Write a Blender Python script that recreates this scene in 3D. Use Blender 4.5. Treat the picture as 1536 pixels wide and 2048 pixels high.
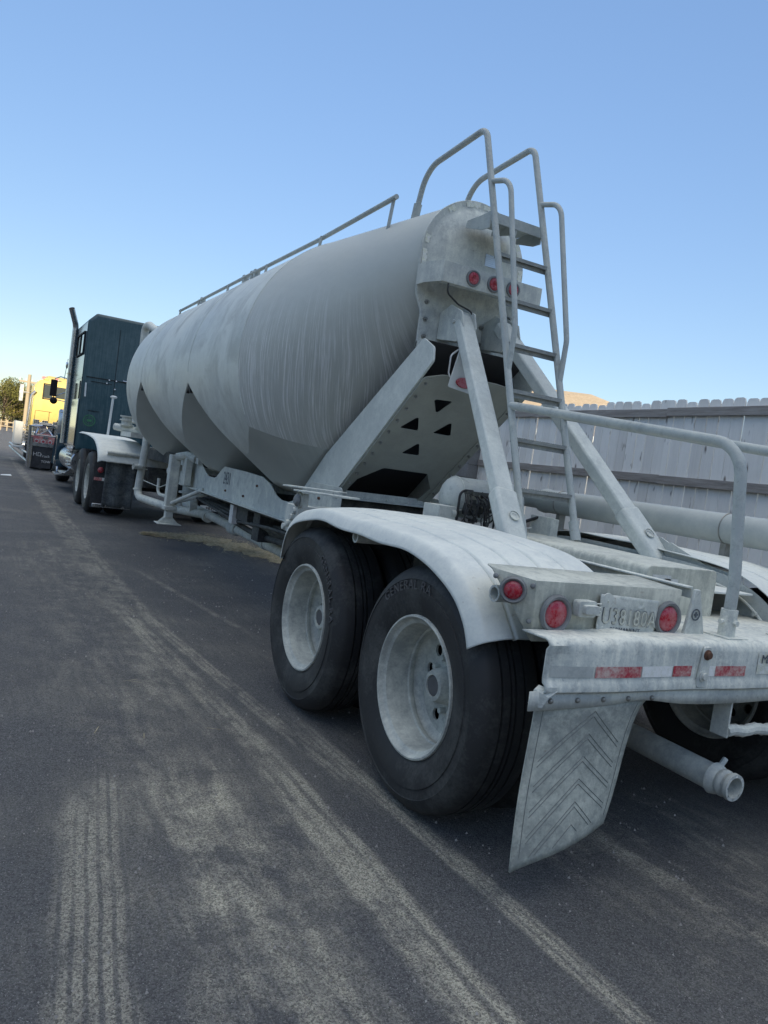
import bpy, bmesh, math, random
from mathutils import Vector, Matrix
R=math.radians; PI=math.pi
random.seed(7)
scn=bpy.context.scene
for o in list(bpy.data.objects): bpy.data.objects.remove(o)
COL=scn.collection
# ---------------- camera
cd=bpy.data.cameras.new('camera'); cam=bpy.data.objects.new('camera',cd); COL.objects.link(cam); scn.camera=cam
yaw,pitch,roll=0.4978,-0.0558,0.1366
fv=Vector((math.sin(yaw)*math.cos(pitch),math.cos(yaw)*math.cos(pitch),math.sin(pitch)))
r0=Vector((math.cos(yaw),-math.sin(yaw),0)); u0=r0.cross(fv)
rv=math.cos(roll)*r0+math.sin(roll)*u0; uv=-math.sin(roll)*r0+math.cos(roll)*u0
cam.matrix_world=Matrix(((rv.x,uv.x,-fv.x,-2.9201),(rv.y,uv.y,-fv.y,-2.661),(rv.z,uv.z,-fv.z,1.4048),(0,0,0,1)))
cd.sensor_fit='VERTICAL'; cd.sensor_height=36; cd.lens=36*1520.38/2048
cd.clip_start=0.05; cd.clip_end=3000
# ---------------- world, sun, exposure
SUN_EL=R(10.0); SUN_AZ=R(20)     # the light travels towards +Y, turned 20 degrees to +X: the sun stands low behind the camera
w=bpy.data.worlds.new('World'); scn.world=w; w.use_nodes=True
nt=w.node_tree; nt.nodes.clear()
sky=nt.nodes.new('ShaderNodeTexSky'); sky.sky_type='NISHITA'; sky.sun_disc=False
sky.sun_elevation=SUN_EL; sky.sun_rotation=PI+SUN_AZ; sky.altitude=100; sky.air_density=1.0; sky.dust_density=0.25; sky.ozone_density=3.0
bg=nt.nodes.new('ShaderNodeBackground'); bg.inputs[1].default_value=0.15
wo=nt.nodes.new('ShaderNodeOutputWorld'); gma=nt.nodes.new('ShaderNodeGamma'); gma.inputs[1].default_value=0.45
hsv=nt.nodes.new('ShaderNodeHueSaturation'); hsv.inputs['Saturation'].default_value=1.5; hsv.inputs['Hue'].default_value=.519
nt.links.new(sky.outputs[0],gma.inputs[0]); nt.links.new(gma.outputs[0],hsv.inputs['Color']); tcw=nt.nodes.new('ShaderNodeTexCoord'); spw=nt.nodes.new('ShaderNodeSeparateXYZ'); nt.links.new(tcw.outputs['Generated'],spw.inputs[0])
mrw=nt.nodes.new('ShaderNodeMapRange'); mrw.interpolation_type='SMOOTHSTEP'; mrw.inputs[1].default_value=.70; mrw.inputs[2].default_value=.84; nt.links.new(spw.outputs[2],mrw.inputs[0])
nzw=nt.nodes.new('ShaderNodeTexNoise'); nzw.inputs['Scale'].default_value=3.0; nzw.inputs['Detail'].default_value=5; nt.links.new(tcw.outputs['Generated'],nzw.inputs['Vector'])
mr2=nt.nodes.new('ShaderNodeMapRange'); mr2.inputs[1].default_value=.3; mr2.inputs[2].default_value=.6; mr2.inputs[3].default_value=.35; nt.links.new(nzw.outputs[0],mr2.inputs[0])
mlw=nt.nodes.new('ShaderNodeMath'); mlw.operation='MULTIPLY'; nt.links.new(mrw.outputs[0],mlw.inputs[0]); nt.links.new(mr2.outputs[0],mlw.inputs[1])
mxw=nt.nodes.new('ShaderNodeMix'); mxw.data_type='RGBA'; nt.links.new(mlw.outputs[0],mxw.inputs[0]); nt.links.new(hsv.outputs[0],mxw.inputs[6]); mxw.inputs[7].default_value=(3.8,3.75,3.55,1)   # bright cloud added overhead, out of view, to lift the light in the shade
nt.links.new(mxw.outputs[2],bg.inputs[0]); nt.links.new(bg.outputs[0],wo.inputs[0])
sd=bpy.data.lights.new('sun','SUN'); sd.energy=3.2; sd.angle=R(0.5); sd.color=(1.0,0.85,0.64)
sun=bpy.data.objects.new('sun',sd); COL.objects.link(sun)
sdir=Vector((math.sin(SUN_AZ)*math.cos(SUN_EL),math.cos(SUN_AZ)*math.cos(SUN_EL),-math.sin(SUN_EL)))
sun.rotation_euler=sdir.to_track_quat('-Z','Y').to_euler(); sun.location=(-10,-20,20)
scn.view_settings.view_transform='Standard'; scn.view_settings.look='None'; scn.view_settings.exposure=1.68; scn.view_settings.gamma=1
scn.render.engine='CYCLES'
try: scn.cycles.use_denoising=True
except Exception: pass
scn.render.film_transparent=False

# ---------------- node helpers
class NT:
    def __init__(s,name):
        s.m=bpy.data.materials.new(name); s.m.use_nodes=True; s.t=s.m.node_tree; s.t.nodes.clear()
        s.out=s.t.nodes.new('ShaderNodeOutputMaterial'); s.b=s.t.nodes.new('ShaderNodeBsdfPrincipled'); s.t.links.new(s.b.outputs[0],s.out.inputs[0])
        s.tc=s.t.nodes.new('ShaderNodeTexCoord')
    def link(s,a,b): s.t.links.new(a,b)
    def put(s,v,sock):
        if hasattr(v,'links') or isinstance(v,bpy.types.NodeSocket): s.t.links.new(v,sock)
        else:
            if isinstance(v,(tuple,list)) and len(v)==3 and len(sock.default_value)==4: v=tuple(v)+(1,)
            sock.default_value=v
    def map(s,scale=(1,1,1),rot=(0,0,0),loc=(0,0,0),src=None):
        n=s.t.nodes.new('ShaderNodeMapping'); n.inputs['Scale'].default_value=scale; n.inputs['Rotation'].default_value=rot; n.inputs['Location'].default_value=loc
        s.link(src or s.tc.outputs['Object'],n.inputs[0]); return n.outputs[0]
    def noise(s,vec,scale=5,detail=4,rough=.55,dist=0):
        n=s.t.nodes.new('ShaderNodeTexNoise'); n.inputs['Scale'].default_value=scale; n.inputs['Detail'].default_value=detail
        n.inputs['Roughness'].default_value=rough; n.inputs['Distortion'].default_value=dist; s.link(vec,n.inputs['Vector']); return n.outputs[0]
    def voro(s,vec,scale=5,feature='F1'):
        n=s.t.nodes.new('ShaderNodeTexVoronoi'); n.feature=feature; n.inputs['Scale'].default_value=scale; s.link(vec,n.inputs['Vector']); return n.outputs
    def ramp(s,v,a,b,lo=0.,hi=1.,smooth=False):
        n=s.t.nodes.new('ShaderNodeMapRange'); n.clamp=True
        if smooth: n.interpolation_type='SMOOTHSTEP'
        s.put(v,n.inputs[0]); n.inputs[1].default_value=a; n.inputs[2].default_value=b; n.inputs[3].default_value=lo; n.inputs[4].default_value=hi; return n.outputs[0]
    def mth(s,op,a,b=0.,c=None,clamp=False):
        n=s.t.nodes.new('ShaderNodeMath'); n.operation=op; n.use_clamp=clamp; s.put(a,n.inputs[0]); s.put(b,n.inputs[1])
        if c is not None: s.put(c,n.inputs[2])
        return n.outputs[0]
    def mix(s,f,a,b):
        n=s.t.nodes.new('ShaderNodeMix'); n.data_type='RGBA'; s.put(f,n.inputs[0]); s.put(a,n.inputs[6]); s.put(b,n.inputs[7]); return n.outputs[2]
    def sep(s,v=None):
        n=s.t.nodes.new('ShaderNodeSeparateXYZ'); s.link(v or s.tc.outputs['Object'],n.inputs[0]); return n.outputs
    def normal_z(s):
        g=s.t.nodes.new('ShaderNodeNewGeometry'); n=s.t.nodes.new('ShaderNodeSeparateXYZ'); s.link(g.outputs['Normal'],n.inputs[0]); return n.outputs[2]
    def bump(s,h,strength=.2,dist=.01):
        n=s.t.nodes.new('ShaderNodeBump'); n.inputs['Strength'].default_value=strength; n.inputs['Distance'].default_value=dist; s.put(h,n.inputs['Height']); s.link(n.outputs[0],s.b.inputs['Normal'])
    def fin(s,col,rough=.6,metal=0.,spec=None):
        s.put(col,s.b.inputs['Base Color']); s.put(rough,s.b.inputs['Roughness']); s.put(metal,s.b.inputs['Metallic'])
        if spec is not None: s.put(spec,s.b.inputs['Specular IOR Level'])
        return s.m

def dusty(name,base,dust,amt=.5,scale=3.,rough=.6,metal=0.,bump=.15,up=0.,streak=0.,fine=90.,dark=None,spec=None):
    wm=lambda c:(min(.85,c[0]*1.11),min(.85,c[1]*1.11),min(.84,c[2]*1.04)) if max(c)>.14 and max(c)<1.6*min(c) else c
    base=wm(base); dust=wm(dust); dark=wm(dark) if dark else None
    n=NT(name); v=n.tc.outputs['Object']
    big=n.noise(v,scale,6,.6,.4); fn=n.noise(v,fine,3,.7); mid=n.noise(v,scale*6,5,.65)
    m=n.mth('ADD',n.ramp(big,.35,.68),n.ramp(mid,.35,.7,-.35,.35)); m=n.mth('ADD',m,n.ramp(fn,.3,.7,-.25,.25))
    m=n.mth('MULTIPLY',m,amt*1.1)
    if up: m=n.mth('ADD',m,n.mth('MULTIPLY',n.ramp(n.normal_z(),.2,.95),up))
    if streak:
        st=n.noise(n.map((38,38,1.4)),1.,4,.6); m=n.mth('ADD',m,n.mth('MULTIPLY',n.ramp(st,.42,.66,-.5,1.),streak))
    m=n.mth('ADD',m,0.,clamp=True)
    c=n.mix(m,base,dust)
    if dark is not None:
        c=n.mix(n.mth('MULTIPLY',n.ramp(n.noise(n.map((1,1,1),loc=(9,4,2)),scale*3.6,8,.78),.52,.68),.5),c,dark)
    if dark is not None:
        ru=n.mth('MULTIPLY',n.ramp(n.noise(n.map((1,1,1),loc=(2,7,5)),scale*5,5,.75),.66,.74),.55); c=n.mix(ru,c,(.22,.15,.10))
        sp=n.ramp(n.noise(v,fine*.7,2,.6),.66,.72); c=n.mix(n.mth('MULTIPLY',sp,.35),c,dark)
    h=n.mth('ADD',fn,n.mth('MULTIPLY',mid,2.))
    n.bump(h,bump,.004)
    r=n.ramp(m,0,1,rough,min(.95,rough+.3))
    return n.fin(c,r,metal,spec)
def plain(name,col,rough=.5,metal=0.,var=.12,scale=20.,bump=.05,spec=None):
    n=NT(name); v=n.tc.outputs['Object']; k=n.noise(v,scale,5,.6)
    dk=tuple(c*(1-var*2) for c in col); lt=tuple(min(1,c*(1+var)) for c in col)
    n.bump(k,bump,.003)
    return n.fin(n.mix(n.ramp(k,.3,.7),dk,lt),n.ramp(k,.3,.7,rough*.85,min(1,rough*1.15)),metal,spec)

# ---------------- mesh builder
def frame_from(t):
    t=t.normalized(); a=Vector((0,0,1)) if abs(t.z)<.95 else Vector((0,1,0))
    x=a.cross(t).normalized(); return x,t.cross(x)
class MB:
    def __init__(s): s.v=[]; s.f=[]; s.cuts=[]
    def add(s,vs,fs):
        b=len(s.v); s.v+=[Vector(v) for v in vs]; s.f+=[tuple(i+b for i in f) for f in fs]; return s
    def box(s,x0,x1,y0,y1,z0,z1):
        return s.add([(x0,y0,z0),(x1,y0,z0),(x1,y1,z0),(x0,y1,z0),(x0,y0,z1),(x1,y0,z1),(x1,y1,z1),(x0,y1,z1)],
          [(0,3,2,1),(4,5,6,7),(0,1,5,4),(1,2,6,5),(2,3,7,6),(3,0,4,7)])
    def bar(s,p0,p1,wd,h,up=(0,0,1)):
        p0=Vector(p0);p1=Vector(p1);t=(p1-p0).normalized(); u=Vector(up); x=t.cross(u)
        if x.length<1e-4: x=t.cross(Vector((0,1,0)))
        x.normalize(); u=x.cross(t)
        q=[]
        for p in (p0,p1):
            for a,b in ((-1,-1),(1,-1),(1,1),(-1,1)): q.append(p+x*a*wd/2+u*b*h/2)
        return s.add(q,[(3,2,1,0),(4,5,6,7),(0,1,5,4),(1,2,6,5),(2,3,7,6),(3,0,4,7)])
    def tube(s,pts,r,seg=12,caps=True,inner=None):
        pts=[Vector(p) for p in pts]; n=len(pts); rs=r if isinstance(r,(list,tuple)) else [r]*n
        ts=[]
        for i in range(n):
            a=pts[max(0,i-1)];b=pts[min(n-1,i+1)]; ts.append((b-a).normalized())
        x,y=frame_from(ts[0]); rings=[]; vs=[]
        for i in range(n):
            if i: 
                q=ts[i-1].rotation_difference(ts[i]); x=q@x; x=(x-ts[i]*x.dot(ts[i])).normalized()
            y=ts[i].cross(x)
            for k in range(seg):
                a=2*PI*k/seg; vs.append(pts[i]+(x*math.cos(a)+y*math.sin(a))*rs[i])
        fs=[(i*seg+k,i*seg+(k+1)%seg,(i+1)*seg+(k+1)%seg,(i+1)*seg+k) for i in range(n-1) for k in range(seg)]
        if caps: fs+= [tuple(reversed(range(seg))),tuple((n-1)*seg+k for k in range(seg))]
        return s.add(vs,fs)
    def cyl(s,p0,p1,r,r1=None,seg=16): return s.tube([p0,p1],[r,r if r1 is None else r1],seg)
    def lathe(s,prof,c,axis,seg=32,closed=False,a0=0,a1=2*PI):
        c=Vector(c); t=Vector(axis).normalized(); x,y=frame_from(t); n=len(prof); full=abs(a1-a0-2*PI)<1e-6
        m=seg if full else seg+1; vs=[]
        for k in range(m):
            a=a0+(a1-a0)*k/seg
            for (h,r) in prof: vs.append(c+t*h+(x*math.cos(a)+y*math.sin(a))*r)
        fs=[]
        for k in range(seg):
            k2=(k+1)%m
            for i in range(n-1 if not closed else n):
                j=(i+1)%n; fs.append((k*n+i,k2*n+i,k2*n+j,k*n+j))
        return s.add(vs,fs)
    def prism(s,poly,fn,d0,d1):
        # poly: list of 2d, fn(u,v,d)->3d
        n=len(poly); vs=[fn(u,v,d0) for u,v in poly]+[fn(u,v,d1) for u,v in poly]
        return s.add(vs,[tuple(range(n)),tuple(reversed(range(n,2*n)))]+[(i,(i+1)%n,n+(i+1)%n,n+i) for i in range(n)])
    def sphere(s,c,r,seg=12,rings=8,sc=(1,1,1)):
        c=Vector(c); prof=[]
        vs=[];
        for i in range(rings+1):
            a=PI*i/rings
            for k in range(seg):
                b=2*PI*k/seg; vs.append(c+Vector((r*sc[0]*math.sin(a)*math.cos(b),r*sc[1]*math.sin(a)*math.sin(b),r*sc[2]*math.cos(a))))
        return s.add(vs,[(i*seg+k,(i+1)*seg+k,(i+1)*seg+(k+1)%seg,i*seg+(k+1)%seg) for i in range(rings) for k in range(seg)])
    def cut(s):
        if not hasattr(s,'cuts'): s.cuts=[]
        s.cuts.append((len(s.v),len(s.f))); return s
    def each(s,name,mat,parent=None,**k):
        out=[];v0=f0=0
        for (v1,f1) in s.cuts+[(len(s.v),len(s.f))]:
            if v1>v0:
                m=MB(); m.v=s.v[v0:v1]; m.f=[tuple(i-v0 for i in f) for f in s.f[f0:f1]]; out.append(m.build(name,mat,parent,**k))
            v0,f0=v1,f1
        return out
    def build(s,name,mat,parent=None,bevel=0.,smooth=35,org=None,solid=0.,recalc=True):
        me=bpy.data.meshes.new(name)
        if org is None: org=ORG.get(parent.name) if parent is not None else None
        org=Vector(org) if org is not None else Vector((0,0,0))
        me.from_pydata([v-org for v in s.v],[],s.f); me.update()
        if recalc:
            bm=bmesh.new(); bm.from_mesh(me); bmesh.ops.remove_doubles(bm,verts=bm.verts,dist=1e-5); bmesh.ops.recalc_face_normals(bm,faces=bm.faces); bm.to_mesh(me); bm.free()
        if smooth:
            me.shade_smooth(); me.set_sharp_from_angle(angle=R(smooth))
        me.materials.append(mat)
        o=bpy.data.objects.new(name,me); COL.objects.link(o)
        if parent is not None: o.parent=parent; ORG[o.name]=org
        if solid:
            md=o.modifiers.new('thick','SOLIDIFY'); md.thickness=solid; md.offset=0
        if bevel:
            md=o.modifiers.new('edge','BEVEL'); md.width=bevel; md.segments=2; md.limit_method='ANGLE'; md.angle_limit=R(40); md.harden_normals=False
        return o
ORG={}
def thing(name,label,cat,loc=(0,0,0),group=None,rz=0.):
    o=bpy.data.objects.new(name,None); COL.objects.link(o); o.location=loc; o.empty_display_size=.2; o.rotation_euler.z=rz
    o['label']=label; o['category']=cat
    if group: o['group']=group
    ORG[o.name]=Vector(loc); return o
def tag(o,label,cat,group=None):
    o['label']=label; o['category']=cat
    if group: o['group']=group
    return o
def kind(o,k): o['kind']=k; return o
def dup(o,parent=None,loc=None):
    c=o.copy(); COL.objects.link(c)
    if parent is not None: c.parent=parent
    if loc is not None: c.location=loc
    for ch in list(o.children): dup(ch,c)
    return c
def fillet(pts,r,n=7):
    pts=[Vector(p) for p in pts]; out=[pts[0]]
    for i in range(1,len(pts)-1):
        p=pts[i]; a=(pts[i-1]-p); b=(pts[i+1]-p); rr=r[i-1] if isinstance(r,(list,tuple)) else r
        ang=a.angle(b); d=min(rr/math.tan(ang/2),a.length*.48,b.length*.48); a.normalize(); b.normalize()
        p0=p+a*d; p1=p+b*d; rr=d*math.tan(ang/2); bis=(a+b).normalized(); c=p+bis*(rr/math.sin(ang/2))
        v0=p0-c; v1=p1-c; th=v0.angle(v1)
        for k in range(n+1):
            t=k/n; out.append(c+(v0*math.sin((1-t)*th)+v1*math.sin(t*th))/math.sin(th))
    out.append(pts[-1]); return out
def evalmesh(o):
    dg=bpy.context.evaluated_depsgraph_get(); e=o.evaluated_get(dg); me=e.to_mesh()
    vs=[v.co.copy() for v in me.vertices]; fs=[tuple(p.vertices) for p in me.polygons]; e.to_mesh_clear(); return vs,fs
def textgeo(body,size,ext=.002,align='CENTER',bend=None,spacing=1.):
    c=bpy.data.curves.new('lettering','FONT'); c.body=body; c.size=size; c.extrude=ext; c.align_x=align; c.resolution_u=3; c.space_character=spacing
    o=bpy.data.objects.new('lettering',c); COL.objects.link(o); vs,fs=evalmesh(o); bpy.data.objects.remove(o); bpy.data.curves.remove(c); return vs,fs
def text(body,size,mat,parent,org,xdir,ydir,name='lettering',ext=.002,spacing=1.,squash=1.):
    vs,fs=textgeo(body,size,ext,spacing=spacing); X=Vector(xdir).normalized(); Y=Vector(ydir).normalized(); Z=X.cross(Y); O=Vector(org)
    m=MB().add([O+X*v.x*squash+Y*v.y+Z*v.z for v in vs],fs); return m.build(name,mat,parent,smooth=0,recalc=False)
def platefill(loops,ext):
    """filled plate with holes; loops in 2D (closed), returns verts, faces in (u,v,thickness)"""
    c=bpy.data.curves.new('plate','CURVE'); c.dimensions='2D'; c.fill_mode='BOTH'; c.extrude=ext/2
    for lp in loops:
        sp=c.splines.new('POLY'); sp.points.add(len(lp)-1); sp.use_cyclic_u=True
        for i,p in enumerate(lp): sp.points[i].co=(p[0],p[1],0,1)
    o=bpy.data.objects.new('plate',c); COL.objects.link(o); vs,fs=evalmesh(o); bpy.data.objects.remove(o); bpy.data.curves.remove(c); return vs,fs
def round2(poly,r,n=5):
    P=[Vector((p[0],p[1],0)) for p in poly]; out=[]; m=len(P)
    for i in range(m):
        f=fillet([P[i-1],P[i],P[(i+1)%m]],r,n); out+=[(q.x,q.y) for q in f[1:-1]]
    return out
def circ2(cx,cy,r,n=24): return [(cx+r*math.cos(2*PI*k/n),cy+r*math.sin(2*PI*k/n)) for k in range(n)]
# ---------------- materials
DUST=(.52,.53,.49)
m_frame=dusty('dusty_frame_paint',(.40,.42,.43),(.70,.71,.67),.55,2.5,.6,.0,.15,up=.45,streak=.15,dark=(.20,.22,.24))
m_tube=dusty('painted_steel_tube',(.34,.37,.39),(.52,.54,.52),.4,4,.5,.0,.1,up=.25,dark=(.15,.17,.18))
m_fender=dusty('chalky_fender',(.52,.55,.57),(.74,.75,.73),.5,2.2,.6,.0,.15,up=.35,fine=60,dark=(.46,.49,.51))
m_plate=dusty('grey_panel_paint',(.26,.272,.262),(.38,.395,.375),.4,1.5,.6,.0,.05)
m_bump=dusty('worn_bumper_paint',(.42,.45,.46),(.70,.70,.66),.6,4,.6,.0,.25,up=.55,streak=.35,dark=(.14,.16,.19))
m_flap=dusty('dusty_rubber_flap',(.25,.265,.26),(.54,.55,.51),.75,4,.85,.0,.3,fine=60,dark=(.20,.21,.20))
m_box=dusty('stained_lamp_box',(.36,.37,.345),(.62,.62,.57),.6,3.5,.6,.0,.2,up=.55,streak=.35,dark=(.24,.25,.25))
m_strut=dusty('pale_strut_paint',(.46,.49,.50),(.68,.70,.69),.5,5,.55,.0,.12,up=.15,dark=(.38,.41,.41))
m_rung=dusty('worn_step_paint',(.20,.21,.22),(.42,.44,.43),.35,6,.6,.0,.15,up=.5,dark=(.12,.13,.13))
m_hose=dusty('blue_grey_tube_paint',(.32,.35,.37),(.50,.52,.52),.35,2,.5,.0,.08,up=.25)
m_flapdark=dusty('dark_rubber_flap',(.02,.022,.026),(.10,.11,.12),.4,6,.7,.0,.1)
m_rim=dusty('dusty_white_rim',(.27,.285,.29),(.60,.61,.58),.62,4,.5,.0,.2,up=.25)
m_hubcap=plain('grimy_hub_cap',(.10,.10,.105),.7)
m_black=plain('black_recess',(.012,.012,.014),.8)
m_under=dusty('grimy_underbody',(.03,.032,.034),(.16,.165,.15),.45,5,.8,.0,.2,up=.3)
m_red=dusty('red_lamp_lens',(.36,.008,.025),(.46,.20,.22),.62,16,.25,.0,.1,spec=.6)
m_redtape=dusty('red_reflective_tape',(.42,.03,.055),(.55,.42,.40),.95,9,.4,.0,.1)
m_whitetape=dusty('white_reflective_tape',(.80,.83,.82),(.55,.57,.52),.5,30,.4,.0,.1)
m_ring=plain('rubber_grommet',(.20,.21,.215),.7)
m_bolt=plain('steel_bolt',(.30,.30,.28),.45,.6)
m_rust=plain('rusty_bolt',(.13,.06,.035),.8)
m_shadesheet=plain('shade_dark_sheet',(.045,.045,.05),.8)  # dark tone painted in for the shade behind the perforated panel
m_cable=plain('black_cable',(.02,.02,.022),.5)
m_chrome=plain('polished_steel',(.62,.63,.65),.10,1.,.03,3.,.01)
m_dullchrome=plain('brushed_aluminium',(.5,.52,.54),.28,1.,.06,8.,.03)
m_teal=dusty('dark_teal_paint',(.020,.062,.078),(.10,.15,.165),.35,1.6,.28,.0,.02,streak=.25)
m_tealside=plain('glossy_teal_paint',(.03,.075,.11),.12,0.,.05,2.,.0,spec=.8)
m_yellow=plain('yellow_cab_paint',(.62,.47,.13),.35,0.,.06,3.,.0)
m_glass=plain('cab_glass',(.05,.06,.06),.06,0.,.05,2.,.0,spec=.9)
m_white=dusty('white_panel',(.55,.57,.6),(.4,.42,.44),.4,3,.4,.0,.05)
m_green=plain('green_decal',(.05,.22,.10),.5)
m_letter=plain('dark_stencil',(.13,.15,.17),.8,var=.3,scale=60)
m_letterw=plain('pale_print',(.62,.63,.62),.7)
m_foil=dusty('foil_conspicuity_sheet',(.62,.64,.56),(.84,.85,.80),.9,45,.35,.0,.6,fine=50)
# tyre
n=NT('tyre_rubber'); v=n.tc.outputs['Object']; a=n.noise(v,5,6,.65); b=n.noise(v,70,4,.7)
mk=n.mth('MULTIPLY',n.ramp(n.mth('ADD',a,n.mth('MULTIPLY',b,.3)),.62,.88),.35)
c=n.mix(mk,(.022,.023,.025),(.19,.195,.18)); n.bump(b,.25,.003); m_tyre=n.fin(c,n.ramp(a,.3,.7,.55,.8),0.,.4)
n=NT('tyre_lettering'); v=n.tc.outputs['Object']; m_tlet=n.fin(n.mix(n.noise(v,40,3),(.055,.057,.06),(.10,.10,.105)),.65,0.)
# tank shell
n=NT('dusty_tank_shell'); v=n.tc.outputs['Object']; X,Y,Z=n.sep()
wob=n.noise(n.map((3,3,1.5)),1.,3,.5)
dz=n.mth('MAXIMUM',n.mth('SUBTRACT',2.7,Z),0.); cc=n.mth('ADD',n.mth('MULTIPLY',n.mth('POWER',dz,3.),.62),1.); Yd=n.mth('SUBTRACT',3.39,n.mth('MULTIPLY',n.mth('SUBTRACT',3.39,Y),cc))
vec=n.t.nodes.new('ShaderNodeCombineXYZ'); n.put(n.mth('ADD',n.mth('MULTIPLY',Yd,42.),n.mth('MULTIPLY',wob,1.2)),vec.inputs[0]); n.put(n.mth('MULTIPLY',Z,.7),vec.inputs[1]); n.put(n.mth('MULTIPLY',X,.4),vec.inputs[2])
st=n.noise(vec.outputs[0],1.8,5,.62)
vec2=n.t.nodes.new('ShaderNodeCombineXYZ'); n.put(n.mth('ADD',n.mth('MULTIPLY',Yd,120.),n.mth('MULTIPLY',wob,1.5)),vec2.inputs[0]); n.put(n.mth('MULTIPLY',Z,3.5),vec2.inputs[1])
st2=n.noise(vec2.outputs[0],1.2,3,.6)
streaks=n.ramp(n.mth('ADD',n.mth('MULTIPLY',st,.6),n.mth('MULTIPLY',st2,.4)),.49,.60)
rear=n.ramp(Y,3.38,3.39,1,0)
zonef=n.mth('MULTIPLY',n.mth('SUBTRACT',1.,rear),n.ramp(n.noise(n.map((.8,1.2,.5),loc=(1,2,3)),1.5,4,.6),.40,.70))
zone=n.mth('MULTIPLY',n.mth('ADD',rear,n.mth('MULTIPLY',zonef,.35)),n.ramp(n.mth('ADD',Z,n.mth('MULTIPLY',wob,.35)),2.85,2.35,0,1))
bigp=n.noise(v,.9,6,.6,.3); fine=n.noise(v,140,2,.7); mott=n.noise(v,14,6,.7)
# faint smears running down the front barrel
sm=n.noise(n.map((1.412,1.476,1.412),rot=(.35,0,0)),1.6,6,.65,.6)
dustm=n.mth('ADD',n.ramp(bigp,.3,.7,.0,.9),n.ramp(mott,.3,.7,-.25,.25)); dustm=n.mth('ADD',dustm,n.ramp(fine,.25,.75,-.16,.16))
base=n.mix(n.mth('MAXIMUM',dustm,0.,clamp=True),(0.532,0.551,0.516),(0.679,0.702,0.659))
base=n.mix(n.mth('MULTIPLY',n.mth('SUBTRACT',1.,rear),n.ramp(sm,.48,.66,0,1.)),base,(0.438,0.453,0.425))
base=n.mix(n.mth('MULTIPLY',rear,n.ramp(Z,1.9,2.9,.25,.85)),base,(0.486,0.503,0.471))
base=n.mix(n.mth('MULTIPLY',zone,n.ramp(streaks,0,1,.75,0)),base,(0.443,0.458,0.429))
base=n.mix(n.mth('MULTIPLY',n.mth('MULTIPLY',zone,streaks),.55),base,(0.800,0.800,0.800))
stain=n.mth('MULTIPLY',n.ramp(n.noise(n.map((1,5,.8)),1.3,5,.6),.5,.7),n.mth('MULTIPLY',zone,n.ramp(Z,2.1,1.5,0,.5)))
base=n.mix(stain,base,(0.475,0.491,0.461))
dent=n.noise(n.map((1,1,1),loc=(5,2,8)),2.4,3,.5); n.bump(n.mth('ADD',n.mth('ADD',n.mth('MULTIPLY',n.mth('MULTIPLY',zone,streaks),2.),n.mth('MULTIPLY',fine,.7)),n.mth('MULTIPLY',dent,22.)),.25,.003)
m_tank=n.fin(base,n.ramp(bigp,.3,.7,.45,.65),.15)
# hopper slope sheets, bare and smoother than the barrel
n=NT('hopper_sheet'); v=n.tc.outputs['Object']; a=n.noise(v,1.3,6,.6); b=n.noise(v,120,2,.6)
X,Y,Z=n.sep()
cv=n.t.nodes.new('ShaderNodeCombineXYZ'); n.put(n.mth('MULTIPLY',n.mth('ADD',Y,n.mth('MULTIPLY',Z,.8)),22.),cv.inputs[0]); n.put(n.mth('MULTIPLY',Z,1.5),cv.inputs[1])
s3=n.noise(cv.outputs[0],1.3,4,.65); rr=n.ramp(Y,3.37,3.39,1,.12)
c=n.mix(n.ramp(a,.3,.7),(.46,.50,.485),(.58,.615,.59)); c=n.mix(n.mth('MULTIPLY',n.ramp(s3,.48,.62),n.mth('MULTIPLY',rr,.55)),c,(0.582,0.608,0.582)); n.bump(b,.08,.002)
m_hop=n.fin(c,.5,.2)
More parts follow.
